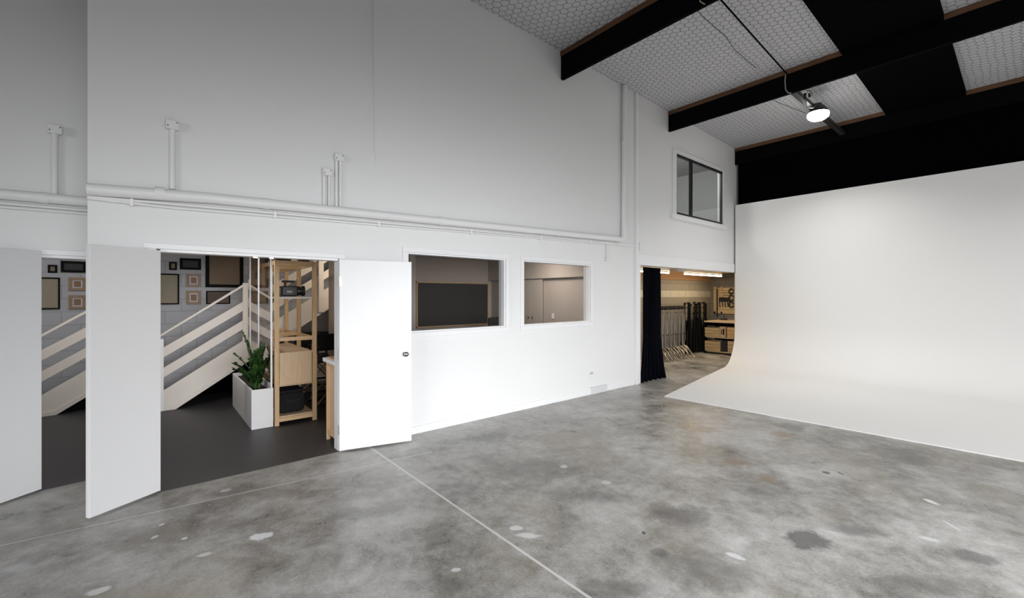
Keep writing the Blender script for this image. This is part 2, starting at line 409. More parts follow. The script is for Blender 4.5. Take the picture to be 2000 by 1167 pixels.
# ------------------------------------------------------------------ large structure
def FLOOR_STAINS():
    global STAINS
    STAINS = [
        (3.98, 3.27, 0.159, 0.140, 0.51, D_, 0.8, 0.5), (3.20, 2.93, 0.279, 0.226, 0.54, D_, 0.55, 0.9),
        (4.14, 5.73, 0.252, 0.292, 0.35, D_, 0.55, 0.7), (2.95, 5.93, 0.188, 0.213, 0.59, M_, 0.6, 0.8),
        (4.16, 3.66, 0.231, 0.112, 0.46, D_, 0.5, 0.9), (3.65, 2.45, 0.340, 0.226, 0.82, M_, 0.6, 1.0),
        (1.82, 2.76, 0.445, 0.273, 0.71, M_, 0.55, 1.0), (0.70, 2.89, 0.324, 0.187, 1.05, M_, 0.6, 0.9),
        (4.76, 3.83, 0.141, 0.090, 0.16, D_, 0.6, 0.8), (3.39, 2.42, 0.072, 0.056, 0.82, D_, 0.5, 0.6),
        (4.76, 5.12, 0.236, 0.334, 0.50, B_, 0.5, 1.0), (2.71, 1.23, 0.205, 0.099, 0.82, M_, 0.5, 1.0),
        (3.41, 1.92, 0.259, 0.108, 0.82, M_, 0.5, 1.0), (4.58, 3.25, 0.352, 0.108, 0.82, M_, 0.5, 1.0),
        (0.90, 0.03, 0.275, 0.225, 1.01, B_, 0.6, 1.0), (0.63, 0.73, 0.409, 0.203, 1.16, B_, 0.5, 1.0),
        (2.45, 2.62, 0.386, 0.168, 0.63, M_, 0.35, 1.0), (2.91, 4.41, 0.597, 0.277, 0.63, B_, 0.4, 1.0),
        (1.52, 1.17, 0.329, 0.118, 1.02, M_, 0.4, 1.0), (3.47, 3.79, 0.236, 0.170, 0.49, M_, 0.45, 1.0),
        (2.19, 5.02, 0.273, 0.155, 0.51, O_, 0.4, 0.9), (2.99, 5.52, 0.134, 0.136, 0.82, O_, 0.6, 0.8),
        (3.37, 4.11, 0.075, 0.112, 0.83, O_, 0.55, 0.7), (3.03, 4.27, 0.211, 0.101, 0.50, O_, 0.4, 0.9),
        (1.51, 0.33, 0.130, 0.066, 0.82, O_, 0.2, 0.9), (2.52, 1.92, 0.062, 0.034, 0.83, W_, 0.6, 0.5),
        (2.64, 1.91, 0.121, 0.038, 0.72, W_, 0.55, 0.6), (3.73, 2.73, 0.076, 0.028, 0.12, W_, 0.7, 0.5),
        (4.46, 4.60, 0.071, 0.035, -0.61, W_, 0.8, 0.5), (1.93, 2.95, 0.054, 0.051, 0.82, W_, 0.5, 0.5),
        (2.45, 2.97, 0.041, 0.043, 0.83, W_, 0.4, 0.5), (2.65, 1.36, 0.031, 0.020, 0.82, W_, 0.6, 0.5),
        (1.41, 0.56, 0.075, 0.060, 1.17, W_, 0.95, 0.4), (1.09, 0.18, 0.024, 0.019, 0.83, W_, 0.9, 0.4),
        (0.74, 0.07, 0.015, 0.021, 0.81, W_, 0.8, 0.4), (1.42, 0.26, 0.042, 0.027, 1.22, W_, 0.6, 0.6),
        (1.46, -0.20, 0.053, 0.036, 1.43, W_, 0.7, 0.6), (0.36, 0.48, 0.042, 0.037, 1.61, W_, 0.5, 0.6),
        (0.93, 0.03, 0.018, 0.026, 0.83, W_, 0.7, 0.5), (4.61, 4.24, 0.011, 0.085, 0.82, W_, 0.5, 0.5),
        (4.52, 3.88, 0.071, 0.032, 0.37, W_, 0.5, 0.6), (3.70, 4.64, 0.039, 0.035, -0.33, K_, 0.8, 0.5),
        (3.80, 4.72, 0.014, 0.046, 0.84, K_, 0.7, 0.5), (3.17, 2.53, 0.014, 0.020, 0.84, K_, 0.8, 0.5),
        (0.83, -0.59, 0.093, 0.050, 0.83, W_, 0.3, 0.9)]
FLOOR_STAINS()
CONC = floor_mat()
solo('floor', MBd().box(-0.86, 9.6, -8.1, 13.1, -.12, 0), CONC, 'stained grey polished concrete floor of the studio with a white joint line', 'floor', kind='structure')
b = MBd().box(-2.4, -.86, 6.6, 13.1, -.12, 0)
solo('floor', b, CONC, 'concrete floor inside the storage bay beyond the black curtain', 'floor', kind='structure')
b = MBd(); P8 = [(-4.5, -.29), (.0, -.29), (.0, 2.2), (-2.2, 2.2), (-2.2, 3.2), (-4.5, 3.2)]
b = MBd().prism([(0.03, -.29), (0.03, 1.488), (-.13, 1.488), (-.13, 2.1), (-4.45, 2.1), (-4.45, 3.3), (-4.9, 3.3), (-4.9, -.29)], .0, .004, 'z')
solo('floor', b, VINYL, 'dark grey vinyl floor of the reception room behind the right double doorway', 'floor', kind='structure')
solo('floor', MBd().box(-5.3, -.86, -.29, 6.5, -.12, -.001), VINYL, 'dark grey floor slab under the reception and meeting rooms', 'floor', kind='structure')
b = MBd().prism([(.03, -.9), (.03, .42), (-4.6, 1.07), (-4.6, -.9)], 0, .004, 'z')
solo('floor', b, VINYL, 'dark grey vinyl floor of the room behind the leftmost doorway', 'floor', kind='structure', M=MB)

DH, SILL, WH = 2.045, 1.21, 2.165
holes = [(.05, 1.488, -1, DH), (2.24, 3.67, SILL, WH), (3.99, 5.41, SILL, WH), (6.765, 10.97, -1, 2.225), (8.03, 10.085, 3.33, 4.62)]
holes = [(a, c, max(0, z), d) for a, c, z, d in holes]
b = wall_holes([-.349, 2.0, 6.65, 11.0], [0, 5.3], holes, -.13, 0, ZC)
solo('wall_left', b, WALLP, 'tall white painted wall with doorway, two interior windows and storage opening', 'wall', kind='structure')
# recessed wall and return at the left
b = wall_holes([-7.5, .36], [0, 5.3], [(.05, .359, 0, 2.0)], -.13, 0, lambda y: 5.61)
solo('wall_recess', b, WALLP, 'recessed white wall at the far left with the second doorway', 'wall', kind='structure', M=MB)
solo('wall_partition', MBd().box(-5.35, -.13, -.349, -.25, 0, 5.6), WALLP, 'white partition between the leftmost room and the reception', 'wall', kind='structure')
# outer walls of the studio
solo('wall_right', MBd().box(9.5, 9.6, -8.0, -1.1, 0, 5.9).box(9.5, 9.6, 6.8, 11.1, 0, 5.9).box(9.5, 9.6, -1.1, 6.8, 4.0, 5.9).box(9.5, 9.6, -1.1, 6.8, 0, .3), WALLP, 'white right hand side wall of the studio', 'wall', kind='structure')
b = MBd().box(-1.0, 4.3, -8.1, -8.0, 0, 6).box(9.3, 9.6, -8.1, -8.0, 0, 6).box(4.3, 9.3, -8.1, -8.0, 3.3, 6)
solo('wall_rear', b, WALLP, 'white rear wall around the open roller door', 'wall', kind='structure')
solo('wall_end', MBd().box(.03, 9.6, 10.98, 11.08, 0, 5.7), BLACKW, 'flat black end wall seen above the white backdrop', 'wall', kind='structure')
b = MBd().hexa([(-.9, -8.1, ZC(-8.1)), (9.6, -8.1, ZC(-8.1)), (9.6, 11.1, ZC(11.1)), (-.9, 11.1, ZC(11.1)),
                (-.9, -8.1, ZC(-8.1) + .1), (9.6, -8.1, ZC(-8.1) + .1), (9.6, 11.1, ZC(11.1) + .1), (-.9, 11.1, ZC(11.1) + .1)])
solo('ceiling', b, CEILM, 'sloping white insulated ceiling under hexagonal wire netting', 'ceiling', kind='structure')
# reception shell
solo('wall_block', MBd().box(-4.5, -4.35, -.25, 3.25, 0, 3.9), PBLOCK, 'pale painted block wall with pictures behind the reception stairs', 'wall', kind='structure')
solo('wall_block', MBd().box(-4.5, -4.35, -1.2, 1.02, 0, 3.9), PBLOCK, 'pale painted block wall with pictures in the leftmost room', 'wall', kind='structure', M=MB)
b = MBd().box(-2.5, -.13, 2.08, 2.18, 0, 2.6).box(-2.5, -2.4, 2.18, 3.3, 0, 2.6).box(-4.5, -2.4, 3.2, 3.3, 0, 3.9)
RECW = mat('warm beige wall paint', (.50, .44, .38), .7)
solo('wall_reception', b, RECW, 'beige inner wall closing the reception on the right', 'wall', kind='structure')
solo('wall_side', MBd().box(-4.5, -.13, -.95, -.87, 0, 3.9), WALLP, 'side wall of the leftmost room', 'wall', kind='structure', M=MB)
solo('ceiling', MBd().box(-3.2, -.13, -.25, 2.08, 2.45, 2.5), WALLP, 'flat white ceiling of the reception', 'ceiling', kind='structure')
solo('ceiling', MBd().box(-4.5, -3.2, -.25, 3.25, 3.9, 3.95).box(-3.25, -3.2, -.25, 3.25, 2.5, 3.9), WALLP, 'white ceiling above the reception stairwell', 'ceiling', kind='structure')
solo('ceiling', MBd().box(-4.5, -.13, -.95, .98, 3.9, 3.95), WALLP, 'ceiling of the leftmost room', 'ceiling', kind='structure', M=MB)
# meeting room shell
MEET = mat('taupe wall paint', (.44, .39, .35), .75)
b = MBd().box(-3.47, -3.37, 3.3, 5.85, 0, 2.5).box(-3.37, -.13, 5.75, 5.85, 0, 2.5)
solo('wall_meeting', b, MEET, 'taupe walls of the meeting room behind the interior windows', 'wall', kind='structure')
solo('ceiling', MBd().box(-3.47, -.13, 2.18, 5.85, 2.44, 2.52), MEET, 'low taupe ceiling of the meeting room', 'ceiling', kind='structure')
solo('trim_bulkhead', MBd().box(-3.37, -.13, 5.66, 5.75, 1.99, 2.44), MEET, 'taupe bulkhead above the meeting room cupboards', 'trim', kind='structure')
solo('trim_pier', MBd().box(-3.37, -3.30, 3.78, 3.90, 0, 2.44), mat('pale taupe paint', (.55, .50, .46), .7), 'pale pier on the meeting room back wall left of the blackboard', 'trim', kind='structure')
# storage shell
solo('wall_storage', MBd().box(-1.98, -1.85, 6.5, 13.1, 0, 2.12), CBLOCK, 'raw concrete block wall behind the light stands', 'wall', kind='structure')
solo('wall_storage', MBd().box(-1.98, .2, 13.0, 13.1, 0, 2.6), CBLOCKX, 'dark block end wall behind the workbench', 'wall', kind='structure')
solo('wall_storage', MBd().box(-1.98, -.13, 6.45, 6.55, 0, 2.6).box(.03, .13, 11.08, 13.1, 0, 2.6), WALLP, 'side walls of the storage bay', 'wall', kind='structure')
solo('trim_plate', MBd().box(-2.0, -1.82, 6.5, 13.0, 2.1, 2.33), wood('brown ceiling plate timber', (.32, .17, .08), (.42, .24, .12), 1), 'brown timber plate on top of the block wall in the storage bay', 'trim', kind='structure')
solo('ceiling', MBd().box(-2.0, -.13, 6.5, 13.1, 2.33, 2.45).box(-.13, .13, 11.08, 13.1, 2.33, 2.45), mat('storage ceiling board', (.60, .50, .40), .8), 'low board ceiling of the storage bay', 'ceiling', kind='structure')
# upstairs room
UPW = mat('pale blue grey plaster', (.47, .475, .47), .8)
b = MBd().box(-2.5, -2.4, 7.3, 11.6, 2.6, 5.3).box(-2.4, -.13, 7.3, 7.4, 2.6, 5.3).box(-2.4, -.13, 11.5, 11.6, 2.6, 5.3).box(-2.4, -.13, 7.4, 11.5, 2.6, 2.7).box(-2.4, -.13, 7.4, 11.5, 5.15, 5.25)
solo('wall_upstairs', b, UPW, 'pale blue grey room seen through the upper window', 'wall', kind='structure')
solo('trim_upstairs', MBd().box(-2.4, -2.36, 10.2, 13.0 - 1.6, 2.7, 4.05).box(-.36, -.30, 11.42, 11.5, 2.7, 5.15), TRIMP, 'white door panel and post inside the upstairs room', 'trim', kind='structure')

# trims on the long wall
b = MBd().box(0, .018, -.005, .05, 0, DH).box(0, .018, 1.488, 1.535, 0, DH).box(0, .02, -.03, 1.545, DH, DH + .045).box(-.13, .0, .05, .075, 0, DH).box(-.13, 0, 1.478, 1.488, 0, DH).box(-.13, 0, .05, 1.488, DH - .025, DH)
t = solo('trim_doorway', b, TRIMP, 'white timber frame around the wide reception doorway', 'trim', kind='structure', bevel=.003)
cb_ = MBd().box(-.06, -.03, .76, .79, DH - .05, DH - .02); obj('door_catch', MBd().box(-.05, -.01, .73, .765, DH - .037, DH - .024), CHROME, t); obj('door_catch', MBd().box(-.05, -.01, .86, .895, DH - .037, DH - .024), CHROME, t)
b = MBd().box(0, .018, -.005, .05, 0, 2.0).box(0, .02, -.03, .35, 2.0, 2.045).box(-.13, .0, .05, .075, 0, 2.0).box(-.13, 0, .05, .35, 1.975, 2.0)
solo('trim_doorway', b, TRIMP, 'white timber frame of the leftmost doorway', 'trim', kind='structure', M=MB, bevel=.003)
solo('baseboard_left', MBd().box(0, .014, 1.545, 6.62, 0, .09), TRIMP, 'low white skirting along the long wall', 'skirting', kind='structure', bevel=.003)
solo('trim_cover', MBd().box(.002, .03, 5.42, 5.82, 0, .12), mat('grey cover', (.66, .67, .68), .6), 'small grey cover plate at the foot of the wall near the curtain', 'trim', kind='structure', bevel=.003)
solo('trim_column', MBd().box(0, .045, 6.63, 6.70, 0, ZC(6.66)).box(0, .02, 6.70, 6.765, 0, 2.225), TRIMP, 'slim white vertical boxing running from floor to ceiling left of the curtain', 'trim', kind='structure', bevel=.004)
solo('trim_header', MBd().box(0, .022, 6.70, 10.66, 2.225, 2.43), TRIMP, 'white header board over the storage opening', 'trim', kind='structure', bevel=.004)
solo('trim_jamb', MBd().box(-.13, .012, 6.765, 6.80, 0, 2.225), TRIMP, 'white jamb beside the black curtain', 'trim', kind='structure', bevel=.003)

# ------------------------------------------------------------------ windows
def int_window(n, y0, y1, label):
    t = thing('window_%d' % n, (0, (y0 + y1) / 2, SILL), label, 'window', kind='structure')
    b = MBd()
    w = .06
    b.box(0, .022, y0 - w, y1 + w, WH, WH + w).box(0, .022, y0 - w, y1 + w, SILL - w, SILL).box(0, .022, y0 - w, y0, SILL, WH).box(0, .022, y1, y1 + w, SILL, WH)
    b.box(-.13, 0, y0, y0 + .02, SILL, WH).box(-.13, 0, y1 - .02, y1, SILL, WH).box(-.13, 0, y0 + .02, y1 - .02, SILL, SILL + .02).box(-.13, 0, y0 + .02, y1 - .02, WH - .02, WH)
    obj('window_frame', b, TRIMP, t, bevel=.003)
    obj('glass_pane', MBd().box(-.075, -.069, y0 + .02, y1 - .02, SILL + .02, WH - .02), G_WIN, t)
int_window(1, 2.24, 3.67, 'larger interior window looking at the blackboard in the meeting room')
int_window(2, 3.99, 5.41, 'interior window nearer the curtain, looking at the meeting room cupboards')
t = thing('window_3', (0, 9.05, 3.33), 'high sliding window with black aluminium frame above the storage opening', 'window', kind='structure')
y0, y1, z0, z1 = 8.03, 10.085, 3.33, 4.62
b = MBd().box(0, .025, y0 - .14, y1 + .06, z1, z1 + .06).box(0, .025, y0 - .14, y0, z0, z1).box(0, .025, y1, y1 + .06, z0, z1).box(0, .06, y0 - .2, y1 + .1, z0 - .1, z0)
b.box(-.13, 0, y0, y0 + .015, z0, z1).box(-.13, 0, y1 - .015, y1, z0, z1).box(-.13, 0, y0, y1, z0, z0 + .012).box(-.13, 0, y0, y1, z1 - .012, z1)
obj('window_trim', b, TRIMP, t, bevel=.003)
b = MBd().box(-.05, -.005, y0 + .015, y1 - .015, z0 + .012, z0 + .062).box(-.05, -.005, y0 + .015, y1 - .015, z1 - .062, z1 - .012).box(-.05, -.005, y0 + .015, y0 + .06, z0, z1).box(-.05, -.005, y1 - .075, y1 - .015, z0, z1).box(-.05, -.001, 8.62, 8.70, z0, z1)
obj('window_frame', b, ALUBLK, t, bevel=.003)
obj('glass_pane', MBd().box(-.034, -.03, y0 + .06, 8.62, z0 + .06, z1 - .06), G_UP, t)
obj('glass_pane', MBd().box(-.022, -.018, 8.70, y1 - .075, z0 + .06, z1 - .06), G_UP, t)
obj('latch', MBd().box(-.005, .012, 9.0, 9.12, z1 - .075, z1 - .05), ALUBLK, t)

# ------------------------------------------------------------------ doors
def door(n, h, e, label, M=ID, knob=False, z0=.018, z1=2.03, side=1):
    h = Vector((h[0], h[1], 0)); e = Vector((e[0], e[1], 0)); d = (e - h); L = d.length; d.normalize()
    t = thing('door_%d' % n, h, label, 'door', kind='structure', M=M)
    a = math.atan2(d.y, d.x); T = Matrix.Translation(h) @ Matrix.Rotation(a, 4, 'Z')
    b = MBd().box(0, L, -.019, .019, z0, z1, T)
    obj('door_leaf', b, DOORP, t, bevel=.002)
    for z in (.24, 1.02, 1.80):
        hb = MBd().tube([T @ Vector((-.004, side * .022, z - .05)), T @ Vector((-.004, side * .022, z + .05))], .006, 8).box(.0, .022, side * .019 - .0015, side * .019 + .0015, z - .05, z + .05, T)
        obj('hinge', hb, CHROME, t)
    if knob:
        k = MBd(); c = T @ Vector((L - .065, side * .019, 1.0)); ax = (T.to_3x3() @ Vector((0, side, 0)))
        k.lathe([(.031, 0), (.031, .006), (.012, .010), (.010, .03), (.020, .036), (.027, .048), (.026, .060), (.016, .068), (0, .069)], c, ax)
        obj('door_knob', k, mat('satin steel knob', (.32, .32, .32), .25, 1.0), t, smooth=True, label='round chrome door knob')
    return t
door(1, (.045, 1.478), (.24, 2.182), 'white flush door leaf swung open to the right, with chrome knob', knob=True, side=-1)
door(2, (.03, .065), (.297, -.328), 'grey white flush door leaf swung open left of the reception doorway', side=-1)
door(3, (.03, .065), (.445, -.547), 'white flush door leaf at the left edge of the photo', M=MB, side=-1)

# ------------------------------------------------------------------ pipework on the long wall
def conduit_box(y, zb, zt, pipes, label, M=ID, bw=.088, bh=.078):
    t = thing('junction_box', (.03, y, zb), label, 'junction box', 'junction boxes on the white wall', M=M)
    obj('box', MBd().box(0, .07, y - bw / 2, y + bw / 2, zt - bh, zt), PIPEP, t, bevel=.008)
    for k, dy in enumerate(pipes):
        obj('conduit', MBd().tube([(.025, y + dy, zb), (.025, y + dy, zt - bh)], .014 if len(pipes) > 1 else .021, 12), PIPEP, t, smooth=True)
    for dy, dz in ((-.03, -.055), (.03, -.022)):
        obj('screw', MBd().lathe([(.005, 0), (.005, .003), (0, .004)], (.07, y + dy, zt + dz), (1, 0, 0), 8), DARKMET, t)
conduit_box(.150, 2.556, 3.14, (0,), 'junction box on a single thick conduit above the reception doorway')
conduit_box(1.36, 2.585, 2.97, (-.025, .025), 'lower of the two junction boxes standing close together on twin conduits', bw=.085)
conduit_box(1.475, 2.588, 3.145, (-.02, .02), 'taller of the two junction boxes standing close together on twin conduits', bw=.085)
conduit_box(.148, 2.52, 3.115, (0,), 'junction box on a thick conduit on the recessed wall, far left', M=MB)
def arc(c, r, a0, a1, x, n=8): return [(x, c[0] + r * math.cos(a0 + (a1 - a0) * i / n), c[1] + r * math.sin(a0 + (a1 - a0) * i / n)) for i in range(n + 1)]
pz = lambda y: 2.495 + .024 * (y + .349)
t = thing('drain_pipe', (.06, 3, 2.5), 'long thick white pipe along the wall, turning up to the ceiling', 'pipe')
obj('pipe', MBd().tube([(.065, -.349, pz(-.349) - .025), (.065, .4, pz(.4)), (.065, 6.14, pz(6.14))] + arc((6.14, pz(6.14) + .09), .09, -math.pi / 2, 0, .065) + [(.065, 6.235, 2.95)], .048, 16), PIPEP, t, smooth=True)
obj('riser', MBd().tube([(.05, 6.235, 2.93), (.05, 6.26, ZC(6.26) - .01)], .036, 14), PIPEP, t, smooth=True)
for y in (.07, .82, 2.65, 4.6):
    z = pz(y); obj('pipe_collar', MBd().tube([(.065, y - .03, z), (.065, y + .03, z)], .053, 16), PIPEP, t, smooth=True)
for z in (3.4, 4.35):
    obj('pipe_collar', MBd().tube([(.05, 6.24, z), (.05, 6.24, z + .06)], .041, 14), PIPEP, t, smooth=True)
t = thing('wall_conduit', (.02, 3, 2.4), 'pair of thin white conduits clipped under the thick pipe', 'conduit')
for dz in (0, -.032):
    obj('conduit', MBd().tube([(.025, -.349, pz(-.349) - .075 + dz * .4), (.025, .15, pz(.1) - .075 + dz), (.025, 6.1, pz(6.1) - .075 + dz * .7), (.025, 6.5, pz(6.3) - .09 + dz * .3), (.025, 6.64, pz(6.6) - .07 + dz * .3)], .012, 10), PIPEP, t, smooth=True)
for y in (-.1, .9, 1.9, 3.1, 4.3, 5.4):
    obj('clip', MBd().box(0, .042, y - .012, y + .012, pz(y) - .125, pz(y) - .06), PIPEP, t, bevel=.004)
t = thing('drain_pipe', (.06, 0, 2.5), 'thick white pipe on the recessed wall at the far left', 'pipe', M=MB)
obj('pipe', MBd().tube([(.065, -4.0, 2.33), (.065, .36, 2.485)], .043, 16), PIPEP, t, smooth=True)
obj('pipe_collar', MBd().tube([(.065, .06, 2.474), (.065, .11, 2.475)], .048, 16), PIPEP, t, smooth=True)
t = thing('wall_conduit', (.02, 0, 2.4), 'thin white conduits under the pipe on the recessed wall, far left', 'conduit', M=MB)
for dz in (0, -.03):
    obj('conduit', MBd().tube([(.025, -4.0, 2.28 + dz), (.025, -.1, 2.40 + dz), (.025, .36, 2.412 + dz)], .012, 10), PIPEP, t, smooth=True)
solo('wall_cable', MBd().tube([(.008, 1.852, ZC(1.85) - .02), (.012, 1.846, 4.3), (.007, 1.858, 3.6), (.007, 1.855, 3.3), (.012, 1.872, 3.17), (.012, 1.88, 3.155)], .0035, 6), PIPEP, 'thin painted cable running down the tall wall', 'cable', smooth=True)
t = thing('pull_switch', (.02, 5.815, 2.24), 'short white conduit with a small round fitting, right of the windows', 'switch')
obj('conduit', MBd().tube([(.02, 5.815, 2.56), (.02, 5.815, 2.31)], .010, 10), PIPEP, t, smooth=True)
obj('fitting', MBd().lathe([(.026, 0), (.030, .03), (.022, .055), (.01, .07)], (.03, 5.815, 2.25), (0, 0, 1), 16), PIPEP, t, smooth=True)
solo('wall_bracket', MBd().box(0, .03, 6.72, 6.75, 2.50, 2.66), mat('cream metal', (.62, .60, .55), .5), 'small cream bracket on the wall at the top of the boxing', 'bracket', bevel=.003)
t = thing('power_socket', (.01, 5.43, .26), 'white double power socket low on the wall between windows and curtain', 'socket')
obj('plate', MBd().box(0, .012, 5.385, 5.485, .265, .385), DOORP, t, bevel=.004)
obj('socket_switch', MBd().box(.012, .02, 5.40, 5.43, .34, .37).box(.012, .02, 5.44, 5.47, .34, .37), mat('grey switch', (.5, .5, .5), .4), t)

# ------------------------------------------------------------------ roof: beams, band, wires, lamp
def beam(y, zb, zt, label):
    t = thing('roof_beam', (4.7, y, zb), label, 'beam', 'black roof beams')
    obj('steel_beam', MBd().box(.002, 9.5, y, y + .055, zb, zt - .07), BLACKP, t, bevel=.003)
    bt = MBd(); n = 40
    x = .002
    bt.box(.002, 9.5, y - .012, y + .067, zt - .078, zt)
    obj('timber_batten', bt, BATTEN, t, label='rough brown timber batten on top of the beam')
    return t
beam(4.74, 5.03, ZC(4.77) - .001, 'black roof beam nearest the camera with brown timber batten')
beam(7.75, 4.98, ZC(7.78) - .001, 'middle black roof beam, the one in front of the lamp')
beam(10.70, 4.90, ZC(10.73) - .001, 'farthest black roof beam along the top of the end wall')
solo('black_drape', MBd().box(.06, 9.5, 10.76, 10.78, 3.2, 4.92), BLACKW, 'black backing hanging under the farthest beam above the white backdrop', 'backing')
BANDM = mat('matt black sheeting', (.002, .002, .0022), .95, spec=.03)
for i, (ya, yb, lb) in enumerate([(-1, 4.725, 'nearest'), (4.81, 7.735, 'second'), (7.83, 10.685, 'farthest')]):
    b = MBd().hexa([(3.06, ya, ZC(ya) - .09), (4.22, ya, ZC(ya) - .09), (4.22, yb, ZC(yb) - .09), (3.06, yb, ZC(yb) - .09),
                    (3.06, ya, ZC(ya) - .002), (4.22, ya, ZC(ya) - .002), (4.22, yb, ZC(yb) - .002), (3.06, yb, ZC(yb) - .002)])
    solo('ceiling_panel', b, BANDM, ['black sheeting over the ceiling strip nearer than the first beam', 'black sheeting over the ceiling strip between first and middle beams', 'black sheeting over the ceiling strip between middle and farthest beams'][i], 'ceiling panel', 'black ceiling strips')
for y in (4.74, 7.75, 10.70):
    solo('batten_cover', MBd().box(3.06, 4.22, y - .02, y - .013, ZC(y) - .09, ZC(y) - .01), BANDM, {4.74: 'black cover over the batten of the nearest beam', 7.75: 'black cover over the batten of the middle beam', 10.70: 'black cover over the batten of the farthest beam'}[y], 'cover')
# conduit and strut along the ceiling
CXL = 2.27
t = thing('ceiling_conduit', (CXL, 6, 5.2), 'thin black conduit running between the first two beams toward the lamp', 'conduit')
obj('conduit', MBd().tube([(2.42, 4.83, 5.30), (CXL, 7.745, 5.30)], .011, 8), BLACKP, t, smooth=True)
obj('conduit', MBd().tube([(2.55, 1.5, 5.42), (2.42, 4.70, 5.35)], .011, 8), BLACKP, t, smooth=True)
solo('power_cable', MBd().tube([(CXL - .02, 7.735, 5.33), (CXL - .03, 7.727, 5.2), (CXL - .02, 7.727, 5.05), (CXL + .02, 7.732, 4.985), (CXL + .06, 7.745, 4.972)], .010, 8), mat('grey cable', (.30, .28, .26), .5), 'grey cable looping down the face of the middle beam', 'cable', smooth=True)
solo('cable_loop', MBd().tube([(2.32, 4.73, 5.36), (2.36, 4.727, 5.2), (2.38, 4.727, 5.08), (2.43, 4.735, 5.03)], .008, 8), mat('beige cable', (.35, .3, .22), .5), 'beige cable on the face of the nearest beam at the top of the photo', 'cable', smooth=True)
b = MBd().box(CXL - .0, CXL + .10, 7.83, 11 - .31, 5.02, 5.025).box(CXL, CXL + .006, 7.83, 10.69, 5.02, 5.08).box(CXL + .094, CXL + .10, 7.83, 10.69, 5.02, 5.08)
solo('strut_channel', b, mat('dark channel', (.045, .045, .045), .45, .3), 'dark steel channel carrying the lamp between middle and farthest beams', 'channel')
def wire(pts, lb): solo('ceiling_wire', MBd().tube(pts, .004, 6), DARKMET, lb, 'wire', 'loose wires under the netting', smooth=True)
wire([(2.05, 5.0, ZC(5) - .03), (1.98, 5.5, ZC(5.5) - .02), (2.0, 6.1, ZC(6.1) - .03), (1.93, 6.6, ZC(6.6) - .02), (1.95, 7.3, ZC(7.3) - .03)], 'loose wire wandering over the netting between the first two beams')
wire([(1.6, 8.2, ZC(8.2) - .03), (1.75, 8.9, ZC(9) - .02), (1.9, 9.5, ZC(9.5) - .03), (2.15, 10.5, ZC(10.5) - .02)], 'loose wire over the netting to the left of the lamp')
# high bay lamp
LX, LY, LZ = 2.40, 8.85, 4.93
t = thing('high_bay_lamp', (LX, LY, LZ), 'glowing round high bay lamp hanging under the roof', 'lamp')
obj('lamp_housing', MBd().lathe([(0, .17), (.06, .17), (.07, .14), (.10, .12), (.165, .03), (.17, .0), (.155, -.005), (.15, .02), (0, .03)], (LX, LY, LZ), (0, 0, 1), 32), DARKMET, t, smooth=True)
obj('lamp_lens', MBd().lathe([(.172, 0), (.178, -.03), (.165, -.07), (.12, -.105), (.06, -.125), (0, -.13)], (LX, LY, LZ), (0, 0, 1), 32), emit('bright lamp lens', (1, .98, .93), 28), t, smooth=True, label='white glowing lens')
obj('hanger', MBd().tube([(LX - .05, LY, LZ + .16), (LX - .05, LY, LZ + .2)], .008, 8).tube([(LX, LY, LZ + .16), (2.33, LY, 5.03)], .01, 8), DARKMET, t, smooth=True)
t = thing('ceiling_plug', (2.42, 8.1, 4.9), 'ceiling socket with a dangling black plug and lead above the lamp', 'plug')
obj('socket_rose', MBd().lathe([(0, .05), (.05, .045), (.055, 0), (.03, -.02), (0, -.025)], (2.50, 7.84, 4.99), (0, 0, 1), 16), mat('aged white plastic', (.5, .48, .44), .5), t, smooth=True)
obj('plug', MBd().lathe([(0, .0), (.02, -.01), (.022, -.07), (.012, -.11), (0, -.115)], (2.51, 7.84, 4.95), (0.1, 0, 1), 12).lathe([(0, .0), (.018, -.01), (.018, -.05), (.01, -.07), (0, -.075)], (2.56, 7.86, 4.93), (-.1, 0, 1), 12), BLACKPL, t, smooth=True)
obj('lead', MBd().tube([(2.505, 7.84, 4.86), (2.49, 7.95, 4.80), (2.46, 8.1, 4.79), (2.44, 8.45, 4.90), (LX, LY - .02, LZ + .16)], .006, 6).tube([(2.50, 7.84, 4.97), (2.57, 7.84, 4.97), (2.61, 7.85, 4.9), (2.57, 7.86, 4.86)], .006, 6), BLACKPL, t, smooth=True)

